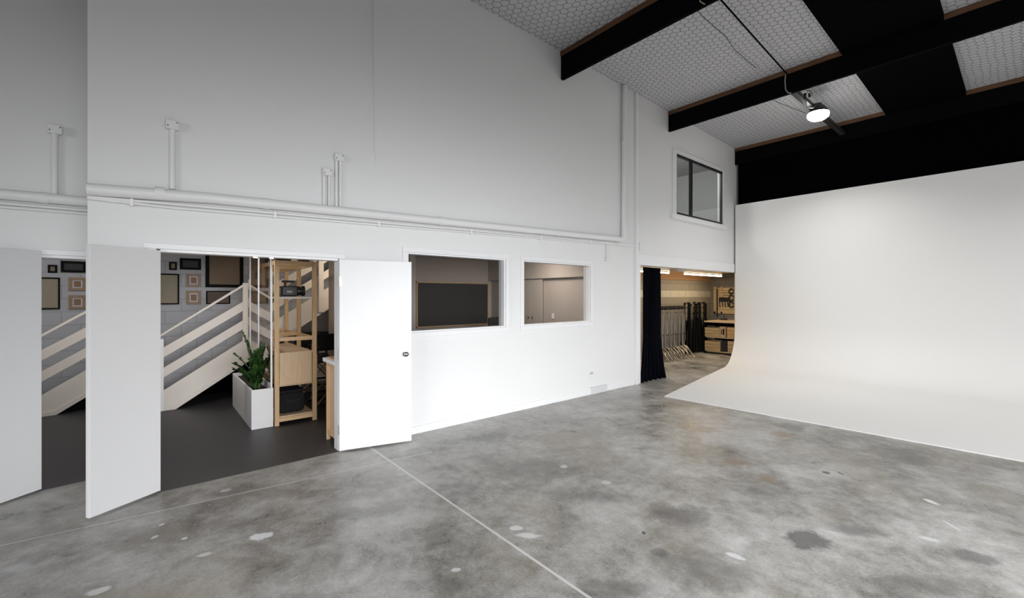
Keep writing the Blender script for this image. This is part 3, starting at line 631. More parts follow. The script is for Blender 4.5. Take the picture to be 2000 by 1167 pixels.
# ------------------------------------------------------------------ white cyclorama
def cyc():
    bm = MBd().bm
    prof = [(0, 6.19)]
    YW, RR = 10.65, .95
    pts = [(6.19, .012), (7.5, .012), (8.8, .012)]
    for i in range(25):
        a = math.pi / 2 * i / 24
        pts.append((YW - RR + RR * math.sin(a), .012 + RR - RR * math.cos(a)))
    pts += [(YW, 2.4), (YW, 3.885)]
    nx = 8; rows = []
    for k, (y, z) in enumerate(pts):
        xl = .93 - .2 * (y - 6.19)
        row = []
        for i in range(nx + 1):
            x = xl + (9.45 - xl) * (i / nx)
            yy = y + (.045 * (x - .93) * max(0, 1 - (y - 6.19) / 3.0)) 
            row.append((x, yy, z))
        rows.append(row)
    B_ = MBd()
    f = [[B_.bm.verts.new(p) for p in r] for r in rows]
    # back sheet, 22 mm behind
    g = []
    for k, r in enumerate(rows):
        y0_, z0_ = pts[max(k - 1, 0)]; y1_, z1_ = pts[min(k + 1, len(pts) - 1)]
        d = Vector((y1_ - y0_, z1_ - z0_)).normalized(); nrm = Vector((d.y, -d.x)) * (.0115 if pts[k][1] < .013 else .022)
        g.append([B_.bm.verts.new((p[0], p[1] + nrm.x, max(.0006, p[2] + nrm.y))) for p in r])
    for k in range(len(rows) - 1):
        for i in range(nx):
            B_.bm.faces.new((f[k][i], f[k][i + 1], f[k + 1][i + 1], f[k + 1][i]))
            B_.bm.faces.new((g[k][i], g[k + 1][i], g[k + 1][i + 1], g[k][i + 1]))
        B_.bm.faces.new((f[k][0], f[k + 1][0], g[k + 1][0], g[k][0])); B_.bm.faces.new((f[k][nx], g[k][nx], g[k + 1][nx], f[k + 1][nx]))
    for i in range(nx):
        B_.bm.faces.new((f[0][i], g[0][i], g[0][i + 1], f[0][i + 1])); B_.bm.faces.new((f[-1][i], f[-1][i + 1], g[-1][i + 1], g[-1][i]))
    return B_
solo('cyclorama', cyc(), mat('matt white cyclorama paint', (.80, .795, .785), .8, var=.012, vscale=.6), 'large white infinity cove sweeping from floor to wall', 'backdrop', smooth=True)

# ------------------------------------------------------------------ black curtain
def curtain():
    B_ = MBd(); nz, nu = 24, 72; rows = []
    for j in range(nz + 1):
        f = j / nz; z = 2.20 - f * 2.19
        fl = max(0, (f - .62) / .38)
        ya = 6.99 - .17 * fl ** 1.3; yb = 7.60 + .10 * fl ** 1.5
        r = []
        for i in range(nu + 1):
            s = i / nu
            am = .035 + .035 * fl
            x = -.075 + am * math.sin(s * 2 * math.pi * 6 + .6 * math.sin(f * 3)) + .012 * math.sin(s * 41 + f * 2)
            x += .05 * fl
            r.append(B_.bm.verts.new((x, ya + (yb - ya) * s + .01 * math.sin(s * 30), z)))
        rows.append(r)
    for a, b_ in zip(rows, rows[1:]):
        for i in range(nu): B_.bm.faces.new((a[i], a[i + 1], b_[i + 1], b_[i]))
    return B_
solo('curtain', curtain(), VELVET, 'black velvet curtain bunched at the left of the storage opening', 'curtain', smooth=True, solid=.004)

# ------------------------------------------------------------------ staircase
def staircase(ymax, M, label):
    X = -3.43
    t = thing('staircase', (X - .4, .2, 0), label, 'staircase', M=M)
    sl = .69
    def band(za, zb, ya, yb, x0, x1, m, name, lb=None, vert=True):
        # za,zb heights at y=0 ; parallelogram between ya and yb
        pr = [(ya, max(0.004, za + sl * ya)), (yb, za + sl * yb), (yb, zb + sl * yb), (ya, max(.004, zb + sl * ya))]
        return obj(name, MBd().prism(pr, x0, x1, 'x'), m, t, bevel=.003, label=lb)
    y0 = .10
    # stringer: foot cut level on the floor
    s0 = -.20; s1 = .185
    pr = [(.12, .004), (.29, .004), (ymax, s0 + sl * ymax), (ymax, s1 + sl * ymax), (.12, s1 + sl * .12)]
    obj('stringer', MBd().prism(pr, X - .03, X, 'x'), CREAM, t, bevel=.003)
    pr = [(.12, .004), (.29, .004), (ymax, s0 + sl * ymax), (ymax, s0 + .06 + sl * ymax), (.27, .064), (.12, .064)]
    obj('stringer_trim', MBd().prism(pr, X, X + .012, 'x'), CREAM, t, bevel=.002)
    band(.368, .508, .12, ymax, X - .022, X + .0, CREAM, 'balustrade_board')
    band(.655, .800, .12, ymax, X - .022, X + .0, CREAM, 'balustrade_board')
    if ymax > 1: band(.945, .985, 1.1, ymax, X - .022, X + .0, CREAM, 'balustrade_board')
    # handrail follows a slightly steeper line as in the photograph
    hb, ht = (.972, 1.008)
    pr = [(.06, hb + .70 * .06), (min(ymax, 1.12), hb + .745 * min(ymax, 1.12)), (min(ymax, 1.12), ht + .75 * min(ymax, 1.12)), (.06, ht + .70 * .06)]
    obj('handrail', MBd().prism(pr, X - .05, X + .025, 'x'), CREAM, t, bevel=.004)
    obj('newel_post', MBd().box(X - .055, X + .02, .095, .16, .004, hb + .06), TRIMP, t, bevel=.003)
    if ymax > 1.2:
        obj('newel_post', MBd().box(X - .05, X + .022, 1.09, 1.16, .60, 1.85), CREAM, t, bevel=.003)
        obj('newel_post', MBd().box(X - .05, X + .035, 2.17, 2.25, 1.36, 2.9), CREAM, t, bevel=.003)
        pr = [(2.25, 1.03 + sl * 2.25), (ymax, 1.03 + sl * ymax), (ymax, 1.10 + sl * ymax), (2.25, 1.10 + sl * 2.25)]
        obj('handrail', MBd().prism(pr, X - .05, X + .025, 'x'), CREAM, t, bevel=.004)
        pr = [(1.16, .98 + sl * 1.16), (2.17, .98 + sl * 2.17), (2.17, 1.10 + sl * 2.17), (1.16, 1.10 + sl * 1.16)]
        obj('handrail', MBd().prism(pr, X - .05, X + .025, 'x'), CREAM, t, bevel=.004)
    yb = min(ymax, 1.75)
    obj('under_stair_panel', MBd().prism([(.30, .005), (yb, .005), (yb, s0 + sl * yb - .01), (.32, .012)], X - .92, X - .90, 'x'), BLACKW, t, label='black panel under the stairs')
    n = int((ymax - .25) / .25)
    for k in range(n):
        yy = .22 + .25 * k; z = .172 * (k + 1)
        obj('tread', MBd().box(X - .9, X - .03, yy, yy + .28, z - .03, z), CREAM, t, bevel=.003)
        obj('riser_board', MBd().box(X - .9, X - .03, yy + .01, yy + .028, z - .172, z - .03), CREAM, t)
    return t
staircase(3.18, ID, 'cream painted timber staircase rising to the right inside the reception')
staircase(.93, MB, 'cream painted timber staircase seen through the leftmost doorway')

# ------------------------------------------------------------------ pictures
def picture(kind, y0, y1, z0, z1, label, M=ID, X=-4.35):
    yc = (y0 + y1) / 2
    t = thing('picture_frame', (X, yc, z0), label, 'picture', 'framed pictures on the block wall', M=M)
    fw, fm = {'map': (.02, BLACKFR), 'big': (.05, BLACKFR), 'black': (.035, BLACKFR), 'small': (.024, BLACKFR), 'tan': (.04, OAK), 'low': (.016, BLACKFR)}[kind]
    d = .03
    b = MBd().box(X, X + d, y0, y1, z1 - fw, z1).box(X, X + d, y0, y1, z0, z0 + fw).box(X, X + d, y0, y0 + fw, z0 + fw, z1 - fw).box(X, X + d, y1 - fw, y1, z0 + fw, z1 - fw)
    obj('frame', b, fm, t, bevel=.002)
    am = {'map': mat('tan paper', (.33, .29, .22), .8, var=.08, vscale=10), 'big': mat('brown kraft paper', (.20, .145, .10), .8, var=.1, vscale=8),
          'black': mat('charcoal print', (.016, .017, .018), .6), 'small': mat('olive print', (.25, .22, .14), .8, var=.3, vscale=30),
          'tan': mat('white mount card', (.62, .62, .68), .8), 'low': mat('dim brown print', (.14, .11, .08), .8, var=.25, vscale=20)}[kind]
    obj('artwork', MBd().box(X + .001, X + .012, y0 + fw, y1 - fw, z0 + fw, z1 - fw), am, t)
    if kind == 'tan':
        w_, h_ = (y1 - y0), (z1 - z0)
        obj('print', MBd().box(X + .012, X + .014, y0 + w_ * .30, y1 - w_ * .30, z0 + h_ * .27, z1 - h_ * .27), mat('kraft brown print', (.26, .17, .11), .8), t)
    return t
PM = [('map', -.16, .365, 1.51, 2.0, 'large tan map in a thin black frame', 'left of the two small tan frames'),
      ('small', .243, .338, 2.062, 2.19, 'tiny square picture in a dark frame', 'left of the charcoal picture'),
      ('black', .372, .64, 2.075, 2.258, 'charcoal landscape picture in a black frame', 'above the two tan frames'),
      ('tan', .452, .64, 1.793, 2.008, 'upper of the two small tan oak frames with white mount', ''),
      ('tan', .452, .64, 1.506, 1.732, 'lower of the two small tan oak frames with white mount', '')]
for k, a, b_, c, d, l1, l2 in PM: picture(k, a, b_, c, d, l1 + ', behind the reception staircase')
for k, a, b_, c, d, l1, l2 in PM: picture(k, a, b_, c - .065, d - .075, l1 + ', in the leftmost room', MB)
picture('big', .697, 1.215, 1.79, 2.42, 'largest picture, brown paper in a wide black frame beside the stairs')
picture('low', .706, 1.03, 1.51, 1.73, 'dim brown picture in a thin frame partly behind the handrail')

# ------------------------------------------------------------------ planter and plant
t = thing('planter_box', (-2.3, 1.05, 0.004), 'long white planter box standing on the dark floor', 'planter')
b = MBd(); px0, px1, py0, py1, ph = -3.12, -1.48, .925, 1.155, .49; th = .02
b.box(px1 - th, px1, py0, py1, .004, ph).box(px0, px0 + th, py0, py1, .004, ph).box(px0 + th, px1 - th, py0, py0 + th, .004, ph).box(px0 + th, px1 - th, py1 - th, py1, .004, ph).box(px0 + th, px1 - th, py0 + th, py1 - th, .004, .03)
obj('box', b, DOORP, t, bevel=.003)
obj('soil', MBd().box(px0 + th, px1 - th, py0 + th, py1 - th, .03, ph - .05), SOIL, t)
def zz_plant(cx, cy, cz, stems, label):
    t = thing('potted_plant', (cx, cy, cz), label, 'plant')
    rnd = random.Random(5)
    for (ax, ay, h, lean) in stems:
        base = Vector((cx + rnd.uniform(-.05, .05), cy + rnd.uniform(-.04, .04), cz))
        pts = []
        for i in range(13):
            f = i / 12
            pts.append(base + Vector((ax, ay, 0)) * lean * (f ** 1.8) + Vector((0, 0, h * (f - .16 * lean * f ** 3))))
        st = obj('stem', MBd().tube(pts, .007, 6, radii=[.009 - .006 * (i / 12) for i in range(13)]), STEMM, t, smooth=True)
        L = MBd()
        side = Vector((-ay, ax, 0)).normalized() if (ax or ay) else Vector((1, 0, 0))
        for i in range(3, 18):
            f = i / 18; k = f * 12; a = int(k); p = pts[a].lerp(pts[min(a + 1, 12)], k - a)
            tan = (pts[min(a + 1, 12)] - pts[a]).normalized()
            for sg in (-1, 1):
                out = (side * sg + tan * .45 + Vector((rnd.uniform(-.2, .2), rnd.uniform(-.2, .2), rnd.uniform(-.15, .2)))).normalized()
                ll = .086 * (1 - .5 * abs(f - .5)); wv = .023
                nrm = out.cross(tan).normalized(); wd = out.cross(nrm).normalized()
                P = [p]
                prof = [(.22, .75), (.5, 1), (.8, .62)]
                row = []
                for (q, ww) in prof:
                    c0 = p + out * ll * q - nrm * .006 * q
                    row.append((c0 + wd * wv * ww, c0 + nrm * .004, c0 - wd * wv * ww))
                tip = p + out * ll
                v0 = L.bm.verts.new(p); vr = [[L.bm.verts.new(c) for c in r] for r in row]; vt = L.bm.verts.new(tip)
                L.bm.faces.new((v0, vr[0][0], vr[0][1])); L.bm.faces.new((v0, vr[0][1], vr[0][2]))
                for r1, r2 in zip(vr, vr[1:]):
                    L.bm.faces.new((r1[0], r2[0], r2[1], r1[1])); L.bm.faces.new((r1[1], r2[1], r2[2], r1[2]))
                L.bm.faces.new((vr[2][0], vt, vr[2][1])); L.bm.faces.new((vr[2][1], vt, vr[2][2]))
        lf = obj('leaves', L, LEAF, st, smooth=True)
    return t
stems = [(-.25, -.9, .78, .20), (.1, -.8, .66, .12), (.1, .3, .62, .06), (-.1, .8, .60, .10), (.3, 1, .50, .20), (-.2, -1, .50, .24), (.2, -1, .38, .22), (0, 1, .44, .16), (.4, .6, .40, .18),
         (.5, -.4, .42, .18), (-.5, .2, .50, .15), (-.3, -1, .30, .22), (.5, .2, .34, .14), (.1, -.5, .46, .12), (.5, -.8, .30, .22), (-.4, .7, .55, .12)]
zz_plant(-1.85, 1.04, .44, stems, 'dark green plant with glossy paired leaves in the white planter')

# ------------------------------------------------------------------ glass partition
t = thing('glass_partition', (-2.4, 1.14, .491), 'glass screen with slim white posts between planter and shelving', 'partition')
for x in (-1.54, -2.40, -3.105):
    obj('post', MBd().box(x - .012, x + .012, 1.134, 1.154, .491, 2.45), TRIMP, t, bevel=.002)
for a, c in ((-2.39, -1.55), (-3.10, -2.41)):
    obj('glass_pane', MBd().box(a, c, 1.142, 1.147, .53, 2.44), G_PART, t)
obj('rail', MBd().box(-3.10, -1.55, 1.136, 1.153, .491, .53), TRIMP, t)

# ------------------------------------------------------------------ pine shelving unit
sx0, sx1, sy0, sy1 = -3.12, -1.45, 1.165, 1.645
t = thing('shelving_unit', (-2.3, 1.4, .004), 'tall open pine shelving unit right of the planter', 'shelving')
for x in (sx1 - .045, -2.32, sx0):
    for y in (sy0, sy1 - .05): obj('post', MBd().box(x, x + .045, y, y + .05, .004, 2.10), PINE, t, bevel=.003)
def srail(x0, x1, y0, y1, z0, z1, m=PINEY, nm='rail'): obj(nm, MBd().box(x0, x1, y0, y1, z0, z1), m, t, bevel=.003)
for x in (sx1 - .04, -2.315, sx0 + .005):
    for (a, c) in ((2.03, 2.10), (1.07, 1.12), (.05, .10)): srail(x, x + .035, sy0 + .05, sy1 - .05, a, c)
for y in (sy0 + .008, sy1 - .043):
    for (a, c) in ((2.04, 2.095), (1.07, 1.11), (.055, .095)):
        srail(-2.275, sx1 - .045, y, y + .035, a, c, PINEX); srail(sx0 + .045, -2.32, y, y + .035, a, c, PINEX)
srail(sx1 - .75, sx1 - .01, sy0 + .05, sy1 - .05, 1.61, 1.635, mat('pale laminate shelf', (.62, .56, .50), .5), 'shelf')
srail(sx0 + .02, sx1 - .02, sy0 + .04, sy1 - .04, .10, .118, PLYX, 'shelf')
srail(sx0 + .02, sx1 - .01, sy0 + .04, sy1 - .04, .495, .507, PLYX, 'shelf')
t2 = thing('plywood_box', (-2.0, 1.4, .508), 'pale plywood box unit with doors built across the pine shelving', 'cabinet')
obj('body', MBd().box(-2.70, sx1 + .0 - .012, sy0 + .055, sy1 - .055, .509, .905), PLY, t2, bevel=.003)
obj('top_board', MBd().box(-2.72, sx1 + .004, sy0 + .052, sy1 - .052, .905, .925), PLYX, t2, bevel=.002)
obj('drawer_front', MBd().box(-1.95, -1.52, 1.648, 1.668, .56, .70), PLY, t2, bevel=.002); obj('drawer_front', MBd().box(-1.95, -1.52, 1.648, 1.668, .72, .86), PLY, t2, bevel=.002)
obj('knob', MBd().lathe([(.008, 0), (.012, .015), (0, .02)], (-1.74, 1.668, .63), (0, 1, 0), 10), BLACKPL, t2); obj('knob', MBd().lathe([(.008, 0), (.012, .015), (0, .02)], (-1.74, 1.668, .79), (0, 1, 0), 10), BLACKPL, t2)
# things on top of the shelving
for (x, y, l, lb) in ((-1.50, 1.27, .16, 'left'), (-1.50, 1.50, .13, 'right')):
    solo('equipment_strap', MBd().box(x - .05, x + .02, y - l / 2, y + l / 2, 2.10, 2.118), BLACKCL, 'flat black strap lying on top of the pine shelving, the %s one' % lb, 'strap', bevel=.004)
solo('storage_case', MBd().box(-3.05, -2.85, 1.22, 1.34, 1.12, 1.13).box(-2.98, -2.90, 1.18, 1.20, 1.90, 2.0), BLACKPL, 'small dark thing hanging at the back of the pine shelving', 'case')

# cinema camera
t = thing('film_camera', (-1.66, 1.38, 1.636), 'black cinema camera with top handle on the upper shelf', 'camera')
Y0 = 1.262
obj('body', MBd().box(-1.72, -1.56, Y0, Y0 + .185, 1.645, 1.775), BLACKPL, t, bevel=.014)
obj('battery', MBd().box(-1.70, -1.58, Y0 - .03, Y0 + .004, 1.655, 1.755), BLACKPL, t, bevel=.008)
obj('lens', MBd().lathe([(.055, 0), (.062, .01), (.062, .035), (.055, .04), (.055, .06), (.068, .065), (.068, .095), (.058, .097), (.05, .08), (0, .075)], (-1.64, Y0 + .18, 1.712), (0, 1, 0), 28), BLACKPL, t, smooth=True)
obj('top_handle', MBd().tube([(-1.60, Y0 + .01, 1.835), (-1.60, Y0 + .15, 1.835)], .014, 12).tube([(-1.60, Y0 + .045, 1.76), (-1.60, Y0 + .045, 1.835)], .014, 10), BLACKPL, t, smooth=True)
obj('base_plate', MBd().box(-1.71, -1.57, Y0 + .01, Y0 + .17, 1.636, 1.645), DARKMET, t)
for k in range(4):
    obj('button', MBd().lathe([(.006, 0), (.006, .004), (0, .005)], (-1.56, Y0 + .125 + .012 * (k % 2), 1.68 + .017 * (k // 2)), (1, 0, 0), 8), DARKMET, t)
txt = bpy.data.curves.new('badge', 'FONT'); txt.body = 'RED'; txt.size = .034; txt.extrude = .0006; txt.align_x = 'CENTER'
tmp = bpy.data.objects.new('tmp', txt); COL.objects.link(tmp); bpy.context.view_layer.update()
bme = bpy.data.meshes.new_from_object(tmp.evaluated_get(bpy.context.evaluated_depsgraph_get())); bpy.data.objects.remove(tmp)
bo = bpy.data.objects.new('badge', bme); COL.objects.link(bo); bo.parent = t
bo.location = Vector((-1.5585, Y0 + .09, 1.69)) - Vector((-1.66, 1.38, 1.636)); bo.rotation_euler = (R(90), 0, R(90))
bo.data.materials.append(mat('white badge print', (.75, .72, .68), .5)); bo['label'] = 'white lettering'
obj('lanyard', MBd().tube([(-1.58, Y0 - .03, 1.69), (-1.56, Y0 - .05, 1.71), (-1.56, Y0 - .045, 1.735), (-1.58, Y0 - .015, 1.74)], .006, 8), mat('lime cord', (.45, .55, .03), .6), t, smooth=True, label='lime green cord')

# camera bag on bottom shelf
t = thing('equipment_bag', (-1.75, 1.38, .12), 'black padded equipment bag on the bottom shelf', 'bag')
obj('bag_body', MBd().box(-1.98, -1.55, 1.225, 1.53, .12, .39), BLACKCL, t, bevel=.05)
obj('bag_flap', MBd().box(-1.99, -1.54, 1.235, 1.52, .385, .42), BLACKCL, t, bevel=.015)
obj('strap', MBd().tube([(-1.54, 1.26, .40), (-1.53, 1.30, .30), (-1.535, 1.38, .27), (-1.53, 1.46, .30), (-1.54, 1.50, .39)], .008, 6), BLACKPL, t, smooth=True)
obj('zip_tag', MBd().box(-1.54, -1.53, 1.50, 1.525, .375, .385), mat('red tag', (.45, .03, .03), .5), t, label='red zip tag')

# ------------------------------------------------------------------ pine counter cabinet beside the right door leaf
t = thing('counter_cabinet', (-.3, 1.75, .004), 'pine counter cabinet with white top just inside the right jamb', 'cabinet')
cx0, cx1, cy0, cy1 = -.50, -.14, 1.50, 2.07
b = MBd()
for x in (cx0, cx1 - .03):
    for y in (cy0, cy1 - .03): obj('leg', MBd().box(x, x + .035, y, y + .035, .004, .89), PALEPINE, t, bevel=.002)
obj('side_panel', MBd().box(cx0 + .035, cx1 - .03, cy0 + .012, cy0 + .02, .12, .89), PALEPINE, t)
obj('panel_rail', MBd().box(cx0 + .035, cx1 - .03, cy0 + .003, cy0 + .025, .075, .13).box(cx0 + .035, cx1 - .03, cy0 + .003, cy0 + .025, .85, .89).box(cx0 + .075, cx0 + .085, cy0 + .003, cy0 + .02, .13, .85), PALEPINE, t, bevel=.002)
obj('body', MBd().box(cx0 + .01, cx1 - .01, cy0 + .02, cy1 - .01, .12, .885), PALEPINE, t)
obj('counter_top', MBd().box(cx0 - .05, cx1 + .01, cy0 - .025, cy1, .895, .937), TRIMP, t, bevel=.003, label='white worktop')
obj('top_inlay', MBd().box(cx0 - .02, cx1 - .005, cy0 + .01, cy1 - .01, .937, .945), PINEX, t)

# ------------------------------------------------------------------ director chairs
def director_chair(x, y, rz, label):
    M = Matrix.Translation((x, y, .004)) @ Matrix.Rotation(rz, 4, 'Z')
    t = thing('director_chair', (0, 0, 0), label, 'chair', 'tall director chairs', M=M)
    LW = wood('folding leg wood', (.33, .2, .1), (.45, .29, .15), 2)
    for s in (-1, 1):
        yy = .22 * s
        obj('leg', MBd().tube([(yy * 1, -.27, .02), (yy, .27, .66)], .012, 8), LW, t, smooth=True)
        obj('leg', MBd().tube([(yy, .27, .02), (yy, -.27, .66)], .012, 8), LW, t, smooth=True)
        obj('foot_rail', MBd().box(yy - .015, yy + .015, -.29, .29, 0, .025), BLACKPL, t)
        obj('arm_rest', MBd().box(-.26, .26, .27 * s - .025, .27 * s + .025, .86, .885), BLACKPL, t, bevel=.005)
        obj('back_post', MBd().box(-.245, -.215, .27 * s - .015, .27 * s + .015, .62, 1.08), BLACKPL, t)
        obj('front_post', MBd().box(.2, .23, .27 * s - .015, .27 * s + .015, .62, .86), BLACKPL, t)
    obj('seat', MBd().box(-.24, .24, -.27, .27, .64, .665), BLACKCL, t, bevel=.008)
    obj('side_panel', MBd().box(-.2, .2, -.268, -.262, .35, .64), BLACKCL, t)
    obj('backrest', MBd().box(-.25, -.225, -.28, .28, .82, 1.07), BLACKCL, t, bevel=.008)
    obj('foot_rest', MBd().box(.22, .26, -.26, .26, .22, .245), BLACKPL, t)
    return t
director_chair(-2.45, 2.12 - .28 + .28, math.pi, 'black director chair with crossed wooden legs right of the pine shelving')
director_chair(-3.05, 1.97, math.pi * .98, 'black director chair glimpsed behind the pine shelving under the stairs')
solo('black_case', MBd().box(-3.35, -2.9, 2.35, 2.75, .004, .95), BLACKCL, 'upright black case beside the director chairs under the stairs', 'case', bevel=.03)

# ------------------------------------------------------------------ meeting room contents
t = thing('blackboard', (-3.37, 4.85, .9), 'wide blackboard in a thin wooden frame on the meeting room wall', 'blackboard')
X = -3.37; y0, y1, z0, z1 = 3.935, 5.66, 1.00, 1.935
b = MBd().box(X, X + .03, y0, y1, z1 - .025, z1).box(X, X + .03, y0, y1, z0, z0 + .025).box(X, X + .03, y0, y0 + .025, z0, z1).box(X, X + .03, y1 - .025, y1, z0, z1)
obj('frame', b, PINEY, t, bevel=.002)
m, nt, bb = new_mat('chalky blackboard'); P = geo_pos(nt)
vo = N(nt, 'ShaderNodeTexVoronoi'); vo.inputs['Scale'].default_value = 4.5; nt.links.new(P, vo.inputs['Vector'])
sp = math_(nt, 'LESS_THAN', math_(nt, 'ADD', vo.outputs['Distance'], math_(nt, 'MULTIPLY', noise(nt, P, 30), .08)), .075)
c = mixc(nt, math_(nt, 'MULTIPLY', sp, .5), mixc(nt, noise(nt, P, 5, 5), (.008, .008, .008), (.022, .022, .022)), (.2, .2, .2))
nt.links.new(c, bb.inputs['Base Color']); bb.inputs['Roughness'].default_value = .6
obj('board', MBd().box(X + .001, X + .012, y0 + .025, y1 - .025, z0 + .025, z1 - .025), m, t)
CUP = mat('taupe cupboard door', (.47, .42, .37), .6)
t = thing('cupboard', (-1.9, 5.70, 0), 'built in taupe cupboard with two tall doors in the meeting room', 'cupboard')
for (a, c, kx) in ((-2.75, -1.905, -1.96), (-1.895, -1.55, -1.84)):
    d = obj('cupboard_door', MBd().box(a, c, 5.70, 5.72, .02, 1.98), CUP, t, bevel=.002)
    obj('knob', MBd().lathe([(.010, 0), (.018, .018), (.012, .026), (0, .028)], (kx, 5.70, 1.21), (0, -1, 0), 12), BLACKPL, d)
solo('light_switch', MBd().box(-1.31, -1.25, 5.738, 5.75, 1.20, 1.31), DOORP, 'white light switch on the meeting room wall right of the cupboard', 'switch', bevel=.003)
def office_chair(x, y, rz, label):
    M = Matrix.Translation((x, y, 0)) @ Matrix.Rotation(rz, 4, 'Z')
    t = thing('office_chair', (0, 0, 0), label, 'chair', M=M)
    obj('seat', MBd().box(-.25, .25, -.25, .25, .46, .54), BLACKCL, t, bevel=.04)
    obj('backrest', MBd().box(-.30, -.24, -.23, .23, .62, 1.22), BLACKCL, t, bevel=.05)
    obj('column', MBd().tube([(0, 0, .1), (0, 0, .46)], .03, 12), DARKMET, t, smooth=True)
    obj('back_bar', MBd().box(-.30, -.2, -.03, .03, .45, .7), DARKMET, t)
    for k in range(5):
        a = k * 2 * math.pi / 5
        l = obj('base_arm', MBd().tube([(0, 0, .1), (.3 * math.cos(a), .3 * math.sin(a), .07)], .02, 8), DARKMET, t, smooth=True)
        obj('caster', MBd().lathe([(0, -.015), (.03, -.015), (.03, .015), (0, .015)], (.3 * math.cos(a), .3 * math.sin(a), .03), (-math.sin(a), math.cos(a), 0), 14), BLACKPL, l)
    for s in (-1, 1): obj('armrest', MBd().tube([(-.2, .26 * s, .5), (-.18, .29 * s, .72), (.1, .29 * s, .74)], .015, 8), BLACKPL, t, smooth=True)
    return t
office_chair(-2.60, 5.05, R(200), 'black office chair in front of the blackboard at its lower right')
t = thing('sideboard', (-3.15, 4.7, 0), 'low black sideboard under the blackboard', 'sideboard')
obj('body', MBd().box(-3.355, -2.98, 3.95, 5.45, .06, .90), BLACKPL, t, bevel=.004)
obj('top_board', MBd().box(-3.36, -2.96, 3.93, 5.47, .90, .93), BLACKPL, t, bevel=.003)
for yy in (3.97, 4.34, 4.71, 5.08): obj('cupboard_door', MBd().box(-2.98, -2.965, yy, yy + .355, .08, .88), BLACKPL, t, bevel=.002)

# ------------------------------------------------------------------ storage bay: lights, bench, crates, stands
TUBE = emit('warm fluorescent tube', (1, .78, .48), 14)
for i, (ya, yb, lb) in enumerate(((10.25, 12.3, 'fluorescent batten light over the light stands, nearer the workbench'), (7.6, 9.55, 'fluorescent batten light partly hidden by the black curtain'))):
    t = thing('tube_light', (-1.15, (ya + yb) / 2, 2.33), lb, 'light', 'fluorescent batten lights')
    obj('batten', MBd().box(-1.18, -1.12, ya - .35 if i == 0 else ya, yb, 2.27, 2.33), PIPEP, t, bevel=.003)
    obj('tube', MBd().tube([(-1.15, ya, 2.22), (-1.15, yb, 2.22)], .02, 12), TUBE, t, smooth=True, label='glowing warm tube')
    obj('end_cap', MBd().box(-1.165, -1.135, ya - .02, ya, 2.20, 2.28).box(-1.165, -1.135, yb, yb + .02, 2.20, 2.28), PIPEP, t)
area('storage_tube_glow_a', (-1.15, 11.2, 2.18), (-1.15, 11.2, 0), .08, 14, (1, .80, .55), 2.0)
area('storage_tube_glow_b', (-1.15, 8.6, 2.18), (-1.15, 8.6, 0), .08, 12, (1, .80, .55), 1.9)

t = thing('workbench', (-.8, 12.3, 0), 'timber workbench with two black shelves at the end of the storage bay', 'workbench')
bx0, bx1, by0, by1 = -1.38, .02, 11.72, 12.4
BTOP = wood('bench top timber', (.50, .38, .24), (.62, .50, .34), 0)
obj('bench_top', MBd().box(bx0, bx1, by0, by1 + .5, .89, .93), BTOP, t, bevel=.003)
for z in (.46, .06): obj('shelf', MBd().box(bx0, bx1, by0 + .02, by1, z, z + .025), BTOP, t)
for x in (bx0, bx1 - .05):
    for y in (by0 + .02, by1 - .05): obj('leg', MBd().box(x, x + .05, y, y + .05, 0, .89), BLACKP, t)
obj('back_panel', MBd().box(bx0, bx1, by1 - .02, by1, .0, .89), BLACKW, t)
obj('apron', MBd().box(bx0, bx1, by0 + .03, by0 + .05, .80, .89), BLACKW, t)
def crate(x0, x1, z0, z1, label, holesq=False, m=CRATEW):
    t = thing('wooden_crate', ((x0 + x1) / 2, 11.95, z0), label, 'crate', 'wooden crates under the workbench')
    y0, y1 = by0 + .01, by0 + .45; n = 3; h = (z1 - z0) / n
    for k in range(n):
        obj('slat', MBd().box(x0, x1, y0, y0 + .014, z0 + k * h + .003, z0 + (k + 1) * h - .003), m, t, bevel=.002)
    obj('crate_body', MBd().box(x0, x0 + .014, y0 + .014, y1, z0, z1).box(x1 - .014, x1, y0 + .014, y1, z0, z1).box(x0, x1, y1 - .014, y1, z0, z1).box(x0, x1, y0 + .014, y1, z0, z0 + .014), m, t)
    if holesq:
        obj('hand_hole', MBd().box((x0 + x1) / 2 - .04, (x0 + x1) / 2 - .018, y0 - .003, y0, z0 + .10, z1 - .09).box((x0 + x1) / 2 + .01, (x0 + x1) / 2 + .045, y0 - .003, y0, z0 + .08, z1 - .06), BLACKW, t)
crate(-1.36, -.92, .485, .745, 'wide wooden crate on the upper shelf of the workbench')
crate(-.915, -.735, .485, .79, 'narrow wooden crate with dark slots on the upper shelf of the workbench', True, wood('pinkish crate timber', (.38, .27, .18), (.48, .36, .25), 2))
crate(-.70, -.40, .485, .78, 'orange toned crate at the right end of the upper bench shelf', False, wood('orange crate timber', (.45, .28, .12), (.55, .36, .17), 2))
crate(-1.36, -.90, .085, .365, 'wide wooden crate on the lower shelf of the workbench')
crate(-.68, -.35, .085, .40, 'wooden crate at the right end of the lower bench shelf')
solo('storage_box', MBd().box(-.88, -.71, by0 + .05, by0 + .4, .085, .40), mat('navy black plastic', (.008, .010, .02), .6), 'dark blue black box between the crates on the lower bench shelf', 'box', bevel=.01)
solo('white_cup', MBd().lathe([(0, 0), (.02, 0), (.024, .04), (.02, .04), (.017, .004), (0, .004)], (-1.0, by0 + .12, .366 - .28 + .014), (0, 0, 1), 14), DOORP, 'small white cup inside the lower crate', 'cup') if False else None

